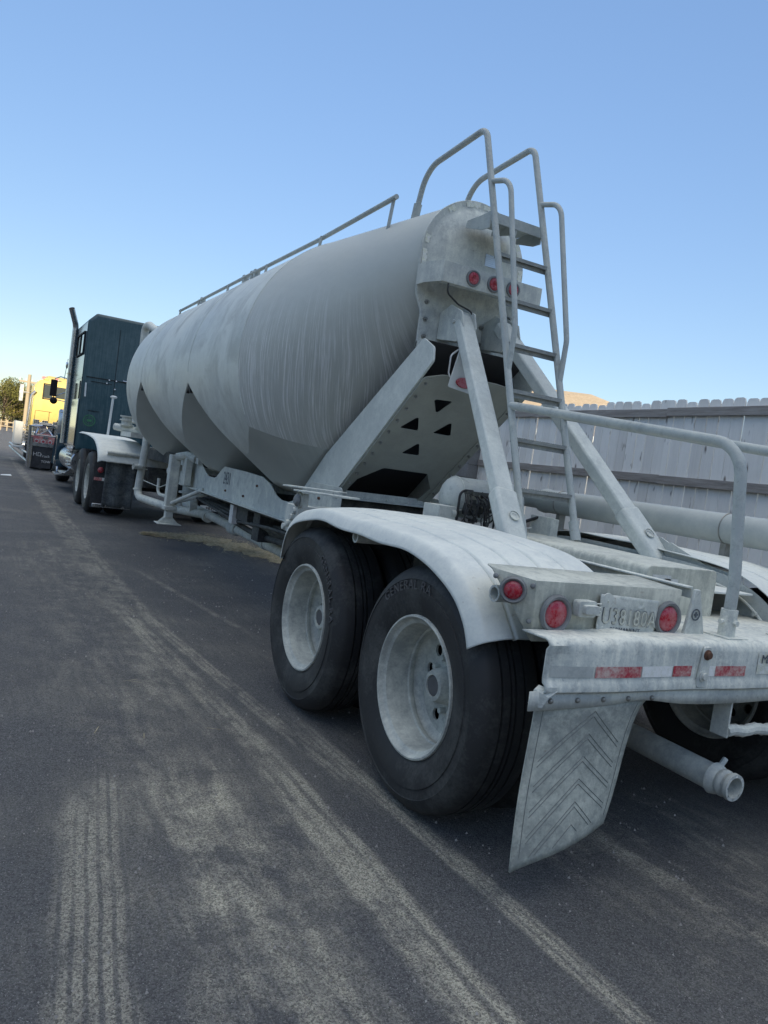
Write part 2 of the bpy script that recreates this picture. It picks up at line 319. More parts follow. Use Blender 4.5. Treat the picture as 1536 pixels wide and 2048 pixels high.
# ---------------- ground
def ground_material():
    n=NT('dusty_asphalt'); v=n.tc.outputs['Object']; X,Y,Z=n.sep()
    g1=n.noise(v,230,3,.75); g2=n.noise(v,75,4,.7); big=n.noise(v,1.1,6,.6,.4); pat=n.noise(v,5.5,7,.7,.3)
    vv=n.voro(v,190); vo=vv[0]; vr=n.t.nodes.new('ShaderNodeSeparateColor'); n.link(vv[1],vr.inputs[0]); vv2=n.voro(v,420); vr2=n.t.nodes.new('ShaderNodeSeparateColor'); n.link(vv2[1],vr2.inputs[0]); g3=n.mth('ADD',n.mth('MULTIPLY',vr.outputs[0],.6),n.mth('MULTIPLY',vr2.outputs[1],.4))
    warp=n.noise(n.map((.5,.35,1)),1.,3,.5)
    yst=n.noise(n.map((7,1.6,1)),1.,7,.74,.5)       # stretched along the lane
    yst2=n.noise(n.map((26,2.2,1),loc=(3,1,0)),1.,5,.7)
    grain=n.ramp(g2,.42,.62)
    wf=n.noise(n.map((3,2.2,1)),1.6,3,.6); wv=n.noise(n.map((5,1.3,1),loc=(4,4,0)),1.,4,.6)
    def track(x0,wd,drift,y0,y1,amt,ribs=0.,rot=0.,soft=.06,thr=.42,feather=.5,ribd=.12):
        xx=n.mth('SUBTRACT',n.mth('SUBTRACT',X,x0),n.mth('MULTIPLY',Y,drift)); xx=n.mth('ADD',xx,n.mth('MULTIPLY',n.mth('SUBTRACT',warp,.5),.06))
        yy=n.mth('ADD',Y,n.mth('MULTIPLY',n.mth('SUBTRACT',wv,.5),.6))
        ed=n.mth('ADD',n.mth('ABSOLUTE',xx),n.mth('MULTIPLY',n.mth('SUBTRACT',wf,.5),wd*1.1))
        m=n.ramp(ed,wd+soft,wd-soft,0,1,True)
        m=n.mth('MULTIPLY',m,n.mth('MULTIPLY',n.ramp(yy,y0-feather,y0+feather*.3,0,1,True),n.ramp(yy,y1-feather*.6,y1+feather,1,0,True)))
        if ribs:
            ph=n.mth('ADD',n.mth('MULTIPLY',xx,ribs),n.mth('MULTIPLY',wf,3.0)); rb=n.ramp(n.mth('SINE',ph),-.9,.1,ribd,1,True)
            rb=n.mth('ADD',rb,n.ramp(wv,.45,.7,0,.8),clamp=True); m=n.mth('MULTIPLY',m,rb)
        m=n.mth('MULTIPLY',m,n.ramp(n.mth('ADD',n.mth('MULTIPLY',yst,.55),n.mth('MULTIPLY',pat,.45)),thr+.02,thr+.16))
        return n.mth('MULTIPLY',m,amt*.85)
    T=[track(-1.605,.095,0,-6,.40,1.,85,thr=.35,soft=.03,feather=.25,ribd=.3),
       track(-1.235,.045,-.04,-6,.70,.9,150,thr=.36,soft=.02,feather=.6,ribd=.4),
       track(-1.29,.05,-.10,.3,3.6,.7,150,thr=.40,soft=.02,ribd=.4),
       track(-1.62,.055,.0,3.3,16,.6,thr=.42,soft=.03),
       track(-1.55,.07,-.065,.55,3.6,.75,120,thr=.38,soft=.03,ribd=.5),
       track(-1.77,.10,.0,3.3,28,.55,thr=.40,soft=.06),
       track(-.48,.03,-.155,3.1,5.4,.6,thr=.40,soft=.03),
       track(-1.86,.09,.0,1.3,2.6,.55,thr=.40,soft=.06),
       track(-2.438,.10,.13,-6,.40,.7,160,thr=.36,soft=.04,feather=.2,ribd=.15),
       track(-2.03,.20,.02,-6,.50,1.0,52,thr=.42,soft=.10,feather=.4,ribd=.5),
       track(-.50,.06,-.05,-2,-.05,.8,thr=.42,soft=.05,feather=.2),
       track(-.18,.10,-.2,-3,-.3,.75,thr=.45,soft=.08,feather=.2),
       track(-1.95,.36,.0,-6,.2,.55,thr=.44,soft=.2,feather=.5),
       track(-.3,.55,-.1,-6,-.2,.5,thr=.46,soft=.3,feather=.3),
       track(-2.0,.4,.0,.6,7,.40,thr=.45,soft=.3,feather=.8),
       track(-.85,.05,-.1,-3,-.4,.45,thr=.45,soft=.05,feather=.2)]
    s=T[0]
    for t in T[1:]: s=n.mth('MAXIMUM',s,t)
    haze=n.mth('MULTIPLY',n.ramp(big,.45,.75),n.ramp(yst2,.4,.7,.06,.36))
    s=n.mth('ADD',n.mth('MULTIPLY',s,n.ramp(n.mth('ADD',n.mth('MULTIPLY',g3,.62),n.mth('MULTIPLY',g1,.38)),(.30),.62,.30,1.)),haze,clamp=True)
    asp=n.mix(n.ramp(g3,.15,.85),(.054,.055,.058),(.18,.180,.182)); asp=n.mix(n.ramp(n.noise(v,.9,5,.6),.35,.7,0,.35),asp,(.10,.098,.097))
    dst=n.mix(n.ramp(g3,.2,.8),(.40,.37,.285),(.66,.62,.50))
    chip=n.ramp(n.noise(v,150,2,.6),.64,.68); asp=n.mix(n.mth('MULTIPLY',chip,.55),asp,(.50,.47,.44)); pit=n.ramp(n.noise(n.map((1,1,1),loc=(7,3,0)),170,2,.6),.36,.30); asp=n.mix(n.mth('MULTIPLY',pit,.7),asp,(.03,.03,.032))
    c=n.mix(s,asp,dst)
    spk=n.ramp(n.noise(v,210,1,.5),.70,.73); c=n.mix(n.mth('MULTIPLY',spk,.8),c,(.55,.55,.55))
    h=n.mth('ADD',n.mth('MULTIPLY',g1,1.2),n.mth('ADD',n.mth('MULTIPLY',g2,1.2),n.mth('MULTIPLY',vo,-1.)))
    n.bump(h,.8,.008)
    return n.fin(c,n.ramp(g2,.3,.7,.72,.95),0.,.35)
m_ground=ground_material()
gm=MB()
xs=[-400,-60,-20,-8,-4,0,4,8,20,60,400]; ys=[-300,-40,-10,-4,0,4,10,20,40,80,160,400,1500]
vs=[(x,y,0) for y in ys for x in xs]; nx=len(xs)
gm.add(vs,[(j*nx+i,j*nx+i+1,(j+1)*nx+i+1,(j+1)*nx+i) for j in range(len(ys)-1) for i in range(nx-1)])
kind(gm.build('road',m_ground),'structure')
n=NT('dry_grass_ground'); v=n.tc.outputs['Object']; a=n.noise(v,.6,6,.7); b=n.noise(v,30,4,.7)
n.bump(b,.8,.03); m_verge=n.fin(n.mix(n.ramp(n.mth('ADD',n.mth('MULTIPLY',a,.6),n.mth('MULTIPLY',b,.4)),.38,.6),(.10,.10,.04),(.26,.22,.12)),.95)
vg=MB(); 
def sheet(x0,x1,y0,y1,z0,z1,nx=30,ny=40):
    vs=[];
    for j in range(ny+1):
        for i in range(nx+1):
            x=x0+(x1-x0)*i/nx; y=y0+(y1-y0)*j/ny; k=math.sin(x*1.7+y*.6)*.02+math.sin(y*.33+x)*.03
            e=min(i/2,(nx-i)/2,j/2,(ny-j)/2,1); vs.append((x,y,z0+(z1-z0+k)*e))
    vg.add(vs,[(j*(nx+1)+i,j*(nx+1)+i+1,(j+1)*(nx+1)+i+1,(j+1)*(nx+1)+i) for j in range(ny) for i in range(nx)])
sheet(3.2,90,-60,44,.004,.10); sheet(5.5,160,44.2,400,.004,.35); sheet(-160,-6.8,58,400,.004,.3)
kind(vg.build('verge',m_verge,smooth=60),'structure')

def wheel(parent,x,y,z,side,dish=True,letter=None,letter_at=0.,tyre_mat=None,rim_mat=None,Rr=.515,W=.27,hub=True,inner=False):
    """side=-1: outer face looks to -X"""
    s=side; rim_mat=rim_mat or m_rim; k=Rr/.512
    def A(a): return a*(-s)   # inwards
    # rim (barrel, disc, hub) built at world position
    if dish: prof=[(0.006,.300),(-.004,.298),(-.006,.290),(0.0,.284),(.012,.281),(.018,.274),(.024,.264),(.05,.260),(.09,.257),(.130,.252),(.134,.244),(.150,.243),(.160,.250),(.172,.247),(.184,.236),(.188,.228),(.196,.222)]
    else: prof=[(0.006,.300),(-.004,.298),(-.006,.290),(.012,.281),(.03,.262),(.05,.25),(.045,.20),(.02,.15),(.0,.12),(-.05,.11),(-.10,.10),(-.11,0)]
    m=MB(); m.lathe([(A(a),r) for a,r in prof],(x,y,z),(1,0,0),64)
    if dish:
        loops=[circ2(0,0,.224,64),circ2(0,0,.075,32)]+[circ2(.172*math.cos(2*PI*k2/10+.15),.172*math.sin(2*PI*k2/10+.15),.026,16) for k2 in range(10)]
        vs,fs=platefill(loops,.012); m.add([(x+A(.200)+p.z,y+p.x,z+p.y) for p in vs],fs)
        m.lathe([(A(a),r) for a,r in [(.195,.088),(.185,.082),(.12,.072),(.104,.064),(.102,.046),(.113,.044),(.116,.0)]],(x,y,z),(1,0,0),32)
        for k2 in range(10):
            t=2*PI*(k2+.5)/10+.15; m.cyl((x+A(.198),y+.118*math.cos(t),z+.118*math.sin(t)),(x+A(.166),y+.118*math.cos(t),z+.118*math.sin(t)),.016,.013,6)
        # back barrel
        m.lathe([(A(a),r) for a,r in [(.19,.245),(.25,.262),(.265,.298)]],(x,y,z),(1,0,0),48)
    w_=m.build('wheel',rim_mat,parent,smooth=40)
    if dish:
        b=MB(); b.lathe([(A(a),r) for a,r in [(.108,.044),(.106,.030),(.109,.012),(.109,.0005)]],(x,y,z),(1,0,0),24); b.build('hub_cap',m_hubcap,w_)
    b=MB(); b.cyl((x+A(.235),y,z),(x+A(.26),y,z),.20,.20,32); b.build('brake_drum',m_black,w_)
    prof=[(.02,.284),(.004,.302),(-.006,.33),(-.020,.372),(-.021,.405),(-.021,.406),(-.0165,.408),(-.0165,.445),(-.0195,.447),(-.010,.468),(.004,.487),(.020,.500),(.034,.507)]
    half=W/2; t=[]
    gx=[.040,.088,.128]      # grooves on each half
    a0=.034; tread=[]; cs=sorted([.078,.120,W-.120-.008,W-.078-.008])
    for g in cs: tread+=[(g-.004,.5115),(g-.003,.494),(g+.005,.494),(g+.006,.5115)]
    full=prof+tread+[(W-a,r) for a,r in reversed(prof)]
    full=[(A(a),r*(k if r>.40 else 1)) for a,r in full]
    tm=MB(); tm.lathe(full,(x,y,z),(1,0,0),96)
    for q in tm.v:
        if q.z<.003: q.z=.003
    ty=tm.build('tyre',tyre_mat or m_tyre,w_,smooth=32)
    if letter:
        vs,fs=textgeo(letter,.058,.003,spacing=1.2); Rt=.406; lm=MB(); q=[]
        for p in vs:
            ang=PI/2-letter_at-(p.x/(Rt+.015)); rr=Rt+p.y
            q.append((x+A(-.0185)-(-s)*(-1)*0 + s*(p.z+.001),y-s*(-1)*0 + (math.cos(ang)*rr)*(s),z+math.sin(ang)*rr))
        lm.add(q,fs); lm.build('lettering',m_tlet,w_,smooth=0,recalc=False)
    return w_
# =====================================================  TANK TRAILER
TR=thing('tank_trailer','dusty pale grey bulk tank trailer with hopper bottoms and a rear ladder','tank trailer',(0,0,0))
ZT=3.325; RB=1.144; ZB=ZT-RB; YR=3.39; YH=1.93; RH=.425
HC=[(3.9,.76),(6.25,.76),(8.95,.76)]; K=1.32
def body_rings():
    rg=[(YH,RH,ZT-.01-RH)]
    for i in range(1,9):
        t=i/8; rg.append((YH+(YR-YH)*t,RH+(RB-RH)*t,ZT-(RH+(RB-RH)*t)-(.01*(1-t))))
    for yy in (3.8,4.4,5.0,5.6,6.2,6.8,7.4,8.0,8.5): rg.append((yy,RB,ZB))
    for i in range(1,11):
        t=i/10*PI/2; rg.append((8.62+.95*math.sin(t)*1.0,RB*(math.cos(t)*.999+.001)**.8 if i<10 else .02,ZB))
    return rg
def body_mesh(rg,seg=160):
    vs=[];fs=[]
    for (y,r,z) in rg:
        for k in range(seg):
            a=2*PI*k/seg; vs.append((r*math.sin(a),y,z-r*math.cos(a)))
    n=len(rg)
    fs=[(i*seg+k,i*seg+(k+1)%seg,(i+1)*seg+(k+1)%seg,(i+1)*seg+k) for i in range(n-1) for k in range(seg)]
    fs+=[tuple(range(seg)),tuple((n-1)*seg+k for k in reversed(range(seg)))]
    return vs,fs
def rawobj(vs,fs,mats=()):
    me=bpy.data.meshes.new('tmp'); me.from_pydata(vs,[],fs); 
    bm=bmesh.new(); bm.from_mesh(me); bmesh.ops.recalc_face_normals(bm,faces=bm.faces); bm.to_mesh(me); bm.free()
    for m in mats: me.materials.append(m)
    o=bpy.data.objects.new('tmp',me); COL.objects.link(o); return o
bo=rawobj(*body_mesh(body_rings()))
zt=3.9; cones=[]
for (yc,z0) in HC:
    m=MB(); seg=192; z1=z0+.10
    prof=[]; vs=[];
    zs=[z1,1.3,2.1,2.9,zt]
    for zz in zs:
        for k in range(seg):
            a=2*PI*(k+.5)/seg; rr=(zz-z0)*K; vs.append((rr*math.cos(a),yc+rr*math.sin(a),zz))
    fs=[(i*seg+k,i*seg+(k+1)%seg,(i+1)*seg+(k+1)%seg,(i+1)*seg+k) for i in range(len(zs)-1) for k in range(seg)]
    fs+=[tuple(reversed(range(seg))),tuple((len(zs)-1)*seg+k for k in range(seg))]
    cones.append(rawobj(vs,fs))
for c in cones[1:]:
    md=cones[0].modifiers.new('u','BOOLEAN'); md.operation='UNION'; md.object=c; md.solver='EXACT'
bpy.context.view_layer.update()
cv,cf=evalmesh(cones[0]); cu=rawobj(cv,cf)
md=bo.modifiers.new('i','BOOLEAN'); md.operation='INTERSECT'; md.object=cu; md.solver='EXACT'
bpy.context.view_layer.update()
tv,tf=evalmesh(bo)
for o in [bo,cu]+cones: bpy.data.objects.remove(o)
# split faces into shell and hopper sheets
def oncone(c):
    z=[abs(math.hypot(c.x,c.y-yc)-(c.z-z0)*K) for yc,z0 in HC]; return min(z)
shell=MB();hop=MB()
for f in tf:
    c=sum((tv[i] for i in f),Vector())/len(f)
    mx=max(oncone(tv[i]) for i in f)
    (hop if mx<2e-3 else shell).add([tv[i] for i in f],[tuple(range(len(f)))])
tank=shell.build('tank_shell',m_tank,TR,smooth=22)
hp=hop.build('hopper',m_hop,TR,smooth=18)
# weld seams: ring beads
def ringbead(y,r,z,w=.006,h=.004,a0=.2,a1=2*PI-.2,seg=120):
    m=MB(); pts=[]
    for k in range(seg+1):
        a=a0+(a1-a0)*k/seg; pts.append((r*math.sin(a)*1.0,y,z-r*math.cos(a)))
    m.tube(pts,h,6); return m
sm=MB()
for yy,lo in ((YR,1.13),(7.6,1.50),(5.08,1.50)):
    b=ringbead(yy,RB,ZB,a0=lo,a1=2*PI-lo,h=.004); b.build('weld_seam',m_strut,TR)
for yy,zz,w_ in ((5.075,1.992,.085),(7.6,2.088,.075)):
    for sx in (-1,1):
        m=MB(); m.prism([(yy,zz),(yy+w_,zz-.095),(yy+w_*.75,zz-.10),(yy,zz-.055),(yy-w_*.75,zz-.10),(yy-w_,zz-.095)],lambda u,v,d:(sx*d,u,v),1.088,1.118); m.build('seam_gap',m_black,TR)
# visible weld at notch tops
# outlets under hoppers
for yc,z0 in HC:
    m=MB(); m.cyl((0,yc,z0+.12),(0,yc,.52),.125,.11,24); m.cyl((0,yc,.80),(0,yc,.77),.19,.19,24); m.cyl((0,yc,.66),(0,yc,.63),.17,.17,24); m.build('hopper_outlet',m_frame,TR)
# head flange, rear head
def flange_poly(r,zc,zb,wb,n=40):
    P=[(r*math.cos(PI*k/n),zc+r*math.sin(PI*k/n)) for k in range(n+1)]
    return P+[(-r+.01,2.62),(-wb,2.50),(-wb,zb),(wb,zb),(wb+.03,2.50),(r-.01,2.62)]
zc=2.90
m=MB(); m.prism(flange_poly(.432,zc,2.26,.365),lambda u,v,d:(u,d,v),1.905,1.93); m.build('head_flange',m_frame,TR,bevel=.004)
m=MB(); prof=[(0,.40),(.0,.385),(-.012,.365),(-.03,.34),(-.055,.27),(-.075,.18),(-.085,.09),(-.088,.001)]
m.lathe(prof,(0,1.903,zc-.01),(0,1,0),64); hd=m.build('rear_head',m_frame,TR,smooth=50)
m=MB()   # flaky foil tape round the flange
rnd=random.Random(3)
for (a,b) in ((172,196),(139,165),(118,136),(92,114),(72,88),(50,58),(8,16),(-18,2)):
    pts=[]; nn=max(4,int((b-a)/2)); 
    for k in range(nn):
        t0=R(a+(b-a)*k/nn); t1=R(a+(b-a)*(k+1)/nn); ra=.425-rnd.random()*.008; rb=.378+rnd.random()*.014
        q=[(math.cos(t0)*ra,math.sin(t0)*ra),(math.cos(t1)*ra,math.sin(t1)*ra),(math.cos(t1)*rb,math.sin(t1)*rb),(math.cos(t0)*rb,math.sin(t0)*rb)]
        m.add([(-u,1.9015-.001*rnd.random(),zc+v_) for u,v_ in q],[(0,1,2,3)])
    m.cut()
m.each('reflective_tape',m_foil,TR,smooth=0)
m=MB(); m.box(.03,.13,1.812,1.818,2.89,2.97); 
for i in range(5): m.box(.035,.125,1.808,1.811,2.900+.013*i,2.905+.013*i)
m.build('data_plate',m_dullchrome,TR)
# bolster lip and bolts
m=MB(); m.tube([(-.37,1.85,2.275),(.37,1.85,2.275)],.032,14); m.box(-.365,.365,1.85,1.93,2.265,2.30); m.build('bolster_lip',m_frame,TR)
m=MB()
for (x,z) in ((-.335,2.57),(-.33,2.455),(-.325,2.34),(-.14,2.58),(.12,2.60),(.13,2.49),(.13,2.37),(.36,2.60),(.36,2.48),(.35,2.36)):
    m.cyl((x,1.906,z),(x,1.888,z),.017,.015,6); m.cyl((x,1.9,z),(x,1.875,z),.008,.008,8); m.cut()
m.each('bolt',m_bolt,TR)
# light bar
m=MB(); P=[(-.39,1.655),(.43,1.655),(.43,1.665)]
m.box(-.385,.43,1.655,1.667,2.665,2.80)
m.add([(-.385,1.661,2.665),(-.385,1.661,2.80),(-.435,1.80,2.80),(-.435,1.80,2.665),(-.435,1.905,2.80),(-.435,1.905,2.665)],[(0,1,2,3),(3,2,4,5)])
m.box(-.385,.43,1.665,1.90,2.797,2.80); m.box(-.38,.425,1.667,1.70,2.660,2.666)
lb=m.build('light_bar',m_frame,TR,bevel=.003)
for x in (-.15,.02,.18):
    m=MB(); m.lathe([(-.0,.001),(-.012,.02),(-.01,.038),(-.002,.042)],(x,1.650,2.733),(0,1,0),28); l=m.build('marker_light',m_red,lb)
    m=MB(); m.lathe([(-.008,.040),(-.014,.045),(-.012,.053),(.0,.055)],(x,1.654,2.733),(0,1,0),28); m.build('grommet',m_ring,l)
# small cable from the bar to the left strut
m=MB(); m.tube(fillet([(-.33,1.66,2.66),(-.33,1.66,2.60),(-.22,1.68,2.55),(-.12,1.66,2.52),(-.10,1.64,2.45)],.05),.006,8); m.build('cable',m_cable,TR)
# diagonal side plates
PP=[(1.60,2.47),(1.95,2.40),(3.05,1.50),(3.42,1.12),(3.42,.98),(2.76,1.13),(2.70,1.19),(2.10,1.56),(1.70,1.99),(1.52,2.20),(1.5,2.26)]
PP=[(1.70,2.29),(3.03,1.46),(3.45,1.12),(3.45,.98),(2.92,1.0),(2.92,1.10),(2.80,1.145),(1.63,2.06),(1.545,2.13),(1.56,2.22)]
for x in (-.425,.425):
    m=MB(); m.prism(round2(PP,.03,3),lambda u,v,d:(d,u,v),x-.008,x+.008); m.build('slope_side_plate',m_strut,TR,bevel=.002)
# a dark sheet behind the panel stands in for the shade inside
# perforated panel, in plane (u=x, v along the slope)
A0=Vector((0,2.76,1.17)); B0=Vector((0,1.62,2.06)); dv=(B0-A0).normalized(); nn_=Vector((1,0,0)).cross(dv)
def PV(u,v,d=0.): return Vector((u,0,0))+A0+dv*v+nn_*d
cxo=-.085   # the fitted outline is centred slightly left
def sh(pts): return [(u-cxo*0.0,v) for u,v in pts]
outer=[(-.42,-.02),(-.42,1.40),(-.30,1.455),(-.12,1.475),(.12,1.475),(.30,1.455),(.42,1.40),(.42,-.02),(.36,-.04),(.30,.02),(.33,.21),(.19,.40),(-.20,.40),(-.34,.22),(-.36,.04)]
holes=[[(-.235,1.225),(-.085,1.235),(-.135,1.082)],[(-.165,.875),(-.325,.877),(-.245,1.03)],[(.115,.875),(-.05,.878),(.03,1.03)],[(-.0,.60),(-.16,.60),(-.085,.755)]]
vs,fs=platefill([round2(outer,.035,4)]+[round2(h,.014,4) for h in holes],.006)
m=MB(); m.add([PV(p.x,p.y,p.z) for p in vs],fs); pn=m.build('perforated_panel',m_plate,TR,smooth=0)
m=MB()
for sx in (-1,1):
    pass
    for i in range(11):
        v=.04+i*.132; c=PV(sx*.385,v,0)
        for s_ in (1,-1): 
            m.tube([c,c+nn_*.012*s_],[.016,.014],6); m.tube([c,c+nn_*.028*s_],[.008,.008],6)
        m.cut()
m.each('panel_bolt',m_bolt,pn)
m=MB()
for sx in (-1,1):
    m.prism([(sx*.42,-.02),(sx*.42,1.40),(sx*.36,1.40),(sx*.36,-.02)],lambda u,v,d:PV(u,v,d),.004,.010); m.cut()
m.each('panel_flange',m_plate,TR)
# added dark sheet forward of the panel, in place of real shade
sg=1 if (PV(0,.5,.1).y>PV(0,.5,0).y) else -1
m=MB(); m.prism([(-.415,-.42),(.415,-.42),(.415,1.52),(-.415,1.52)],lambda u,v,d:PV(u,v,d*sg),.22,.225); m.build('shade_sheet',m_shadesheet,TR,smooth=0)
m=MB(); m.box(-.41,.41,2.78,3.7,1.085,1.095); m.build('pan_floor',m_under,TR)
m=MB(); m.box(-.41,.41,2.745,2.755,.87,1.13); m.build('cross_web',m_under,TR)
# bottom angle with bolts
m=MB(); m.box(-.46,.46,2.66,2.74,1.135,1.148); m.box(-.46,.46,2.735,2.745,1.148,1.20)
for x in (-.40,-.2,0,.2,.38): m.cyl((x,2.69,1.148),(x,2.69,1.165),.012,.010,6)
m.build('cross_angle',m_frame,TR)
# sub-frame beams
poly=[(7.85,1.185),(7.1,1.185),(6.80,1.175),(6.52,1.07),(6.38,1.035),(6.12,1.035),(6.02,1.06),(5.86,1.15),(5.75,1.19),(5.0,1.185),(4.45,1.17),(4.2,1.12),(4.0,1.03),(3.86,1.00),(3.68,1.00),(3.58,1.02),(3.42,1.10),(3.2,1.22),(2.6,1.22),(2.6,.84),(7.85,.84)]
for x in (-.445,.445):
    s=1 if x<0 else -1
    m=MB(); m.prism(round2(poly,.04,3),lambda u,v,d:(d,u,v),x-.006,x+.006)
    m.box(min(x,x-.07*s),max(x,x-.07*s)-0*.0,2.6,7.85,.832,.842)
    rl=m.build('frame_rail',m_frame,TR,bevel=.002)
    m=MB()
    if x<0:
        for (yy,zz) in ((4.55,1.07),(4.95,.93),(3.15,1.0),(3.0,.93),(3.0,1.1),(5.6,.93),(7.5,1.1)): m.cyl((x-.006,yy,zz),(x-.022,yy,zz),.014,.012,6); m.cut()
        m.each('bolt',m_rust,rl)
text('2431',.20,m_letter,TR,(-.4535,5.60,1.0),(0,-1,0),(0,0,1),ext=.0008,squash=.7)
m=MB(); m.box(-.55,.55,-.1,2.75,.83,.86); m.box(-.50,-.42,-.05,2.75,.86,1.02); m.box(.42,.50,-.05,2.75,.86,1.02)
for yy in (.12,.62,1.6,2.5): m.box(-.9,.9,yy-.05,yy+.05,.88,1.0)
for yy in (4.9,7.3): m.box(-.44,.44,yy-.04,yy+.04,.86,1.0)
m.build('suspension_frame',m_under,TR,bevel=.003)
m=MB()
for yy in (0,1.236):
    m.cyl((-1.0,yy,.52),(1.0,yy,.52),.065,None,20)
    for sx in (-1,1):
        m.box(sx*.5-.05,sx*.5+.05,yy-.45,yy+.40,.60,.66); m.cyl((sx*.36,yy-.28,.58),(sx*.36,yy-.05,.58),.085,None,16)
        m.tube([(sx*.5,yy+.45,.86),(sx*.5,yy+.40,.62)],.05,10)
m.build('axle',m_under,TR)
m=MB()
for sx in (-1,1): m.box(sx*.62-.03,sx*.62+.03,-.45,2.35,.84,1.0)
m.build('hanger_beam',m_under,TR)
# wheels: duals, left and right
WX=1.23; WZ=.520
w1=wheel(TR,-WX,0,WZ,-1,letter='GENERAL RA',letter_at=-.28)
w2=wheel(TR,-WX,1.236,WZ,-1,letter='GENERAL RA',letter_at=.95)
for o,dx,dy in ((w1,.335,0),(w1,.335,1.236),(w1,WX*2-.27,0),(w1,WX*2-.27,1.236),(w1,WX*2-.605,0),(w1,WX*2-.605,1.236)):
    c=dup(o,TR); c.location=(dx,dy,0)
    for ch in list(c.children):
        if ch.name.startswith('lettering'): bpy.data.objects.remove(ch)
# fenders
FP=[(1.635,.80),(1.62,.90),(1.57,1.00),(1.48,1.07),(1.36,1.115),(1.2,1.14),(1.0,1.15),(.75,1.148),(.5,1.145),(.25,1.14),(.05,1.125),(-.1,1.105),(-.22,1.065),(-.32,1.01),(-.39,.95),(-.44,.89),(-.475,.84)]
def smooth_path(P,n=90):
    P=[Vector((a,b,0)) for a,b in P]; out=[]; m=len(P)-1
    for i in range(n+1):
        t=i/n*m; k=min(int(t),m-1); f=t-k; p0=P[max(k-1,0)];p1=P[k];p2=P[k+1];p3=P[min(k+2,m)]
        out.append(.5*((2*p1)+(p2-p0)*f+(2*p0-5*p1+4*p2-p3)*f*f+(3*p1-p0-3*p2+p3)*f*f*f))
    return out
def fender(sx,apron=False):
    path=smooth_path(FP); m=MB(); nx=170; vs=[]; rnd=random.Random(5)
    for i,p in enumerate(path):
        t=(path[min(i+1,len(path)-1)]-path[max(i-1,0)]).normalized(); nrm=Vector((-t.y,t.x,0)); 
        if nrm.dot(Vector((p.x-.58,p.y-.6,0)))<0: nrm=-nrm
        for j in range(nx+1):
            f=j/nx; x=-1.275+f*(.735)
            e=x+1.275; off=-.055*max(0,1-e/.045)**2 - .010*max(0,1-e/.12)**2+ .03*min(1,f*1.5)
            for g in (-1.12,-.98,-.84,-.70):
                d=abs(x-g); off-= .017*math.exp(-(d/.006)**2)
            off+=.0035*math.sin(p.x*9+x*7)*math.sin(x*11+p.x*3)+ (.004*math.sin(p.x*7+1)+.0035*math.sin(p.x*13.7))*max(0,1-e/.08)
            if i>len(path)-8: off+=.012*math.sin(x*26)*(i-len(path)+8)/8
            q=p+nrm*off; vs.append((sx*-x if sx>0 else x,q.x,q.y-.006*math.sin(x*8)))
    n1=nx+1
    m.add(vs,[(i*n1+j,i*n1+j+1,(i+1)*n1+j+1,(i+1)*n1+j) for i in range(len(path)-1) for j in range(nx)])
    return m.build('fender',m_fender,TR,smooth=60,solid=.005)
fl=fender(-1); fr=fender(1)
# right fender inner apron with bolted rib
m=MB(); ap=[(p.x,p.y) for p in smooth_path(FP,40)]; low=[(-.46,.80),(1.6,.80)]
m.prism(ap+[(1.62,.80),(-.46,.80)],lambda u,v,d:(d,u,v-.01),.545,.552); ar=m.build('fender_apron',m_tube,fr)
m=MB(); arc=[(.60,.62-.0+.56*math.cos(a)*1.0-.56+.0+.0,0) for a in (0,)]
pts=[(.538,.05+.52*math.sin(a),.55+.50*math.cos(a)) for a in [R(d) for d in range(-62,63,4)]]
m.tube(pts,.008,8)
for k in range(2,len(pts)-2,4): m.cyl(pts[k],(pts[k][0]-.02,pts[k][1],pts[k][2]),.012,None,8)
m.build('apron_rib',m_frame,ar)
# fender brackets (open pipe ends)
for (yy,zz) in ((.70,1.055),(-.47,1.015)):
    m=MB(); x0=-1.235; m.lathe([(0,.031),(0,.023),(.10,.022)],(x0,yy,zz),(1,0,0),24); m.lathe([(0,.031),(.6 if yy>0 else .12,.031)],(x0,yy,zz),(1,0,0),24); m.build('fender_bracket',m_frame,TR,smooth=40)
    m=MB(); m.cyl((x0+.08,yy,zz),(x0+.09,yy,zz),.023); m.build('bracket_plug',m_black,TR)
# marker lamp on the frame at the front of the fender, white hat bracket
m=MB(); m.box(-.98,-.94,2.05,2.15,1.07,1.17); m.lathe([(0,.06),(.02,.055)],(-1.0,2.10,1.12),(1,0,0),24); m.bar((-1.0,2.1,1.185),(-.85,1.55,1.20),.09,.012); m.bar((-.9,2.6,1.19),(-.62,2.2,1.2),.10,.012)
k=m.build('side_bracket',m_frame,TR,bevel=.003)
m=MB(); m.lathe([(-.025,.001),(-.02,.03),(0,.045)],(-1.0,2.10,1.12),(1,0,0),24); m.build('side_lamp',m_ring,k)
m=MB()
for q in ((2.32,1.03),(2.36,.98),(2.42,.93),(2.48,.90)): m.tube([(-.94,q[0],q[1]),(-.90,q[0],q[1])],.025,8)
m.box(-.92,-.45,2.28,2.5,.87,1.07); m.build('hanger_bracket',m_frame,TR,bevel=.004)
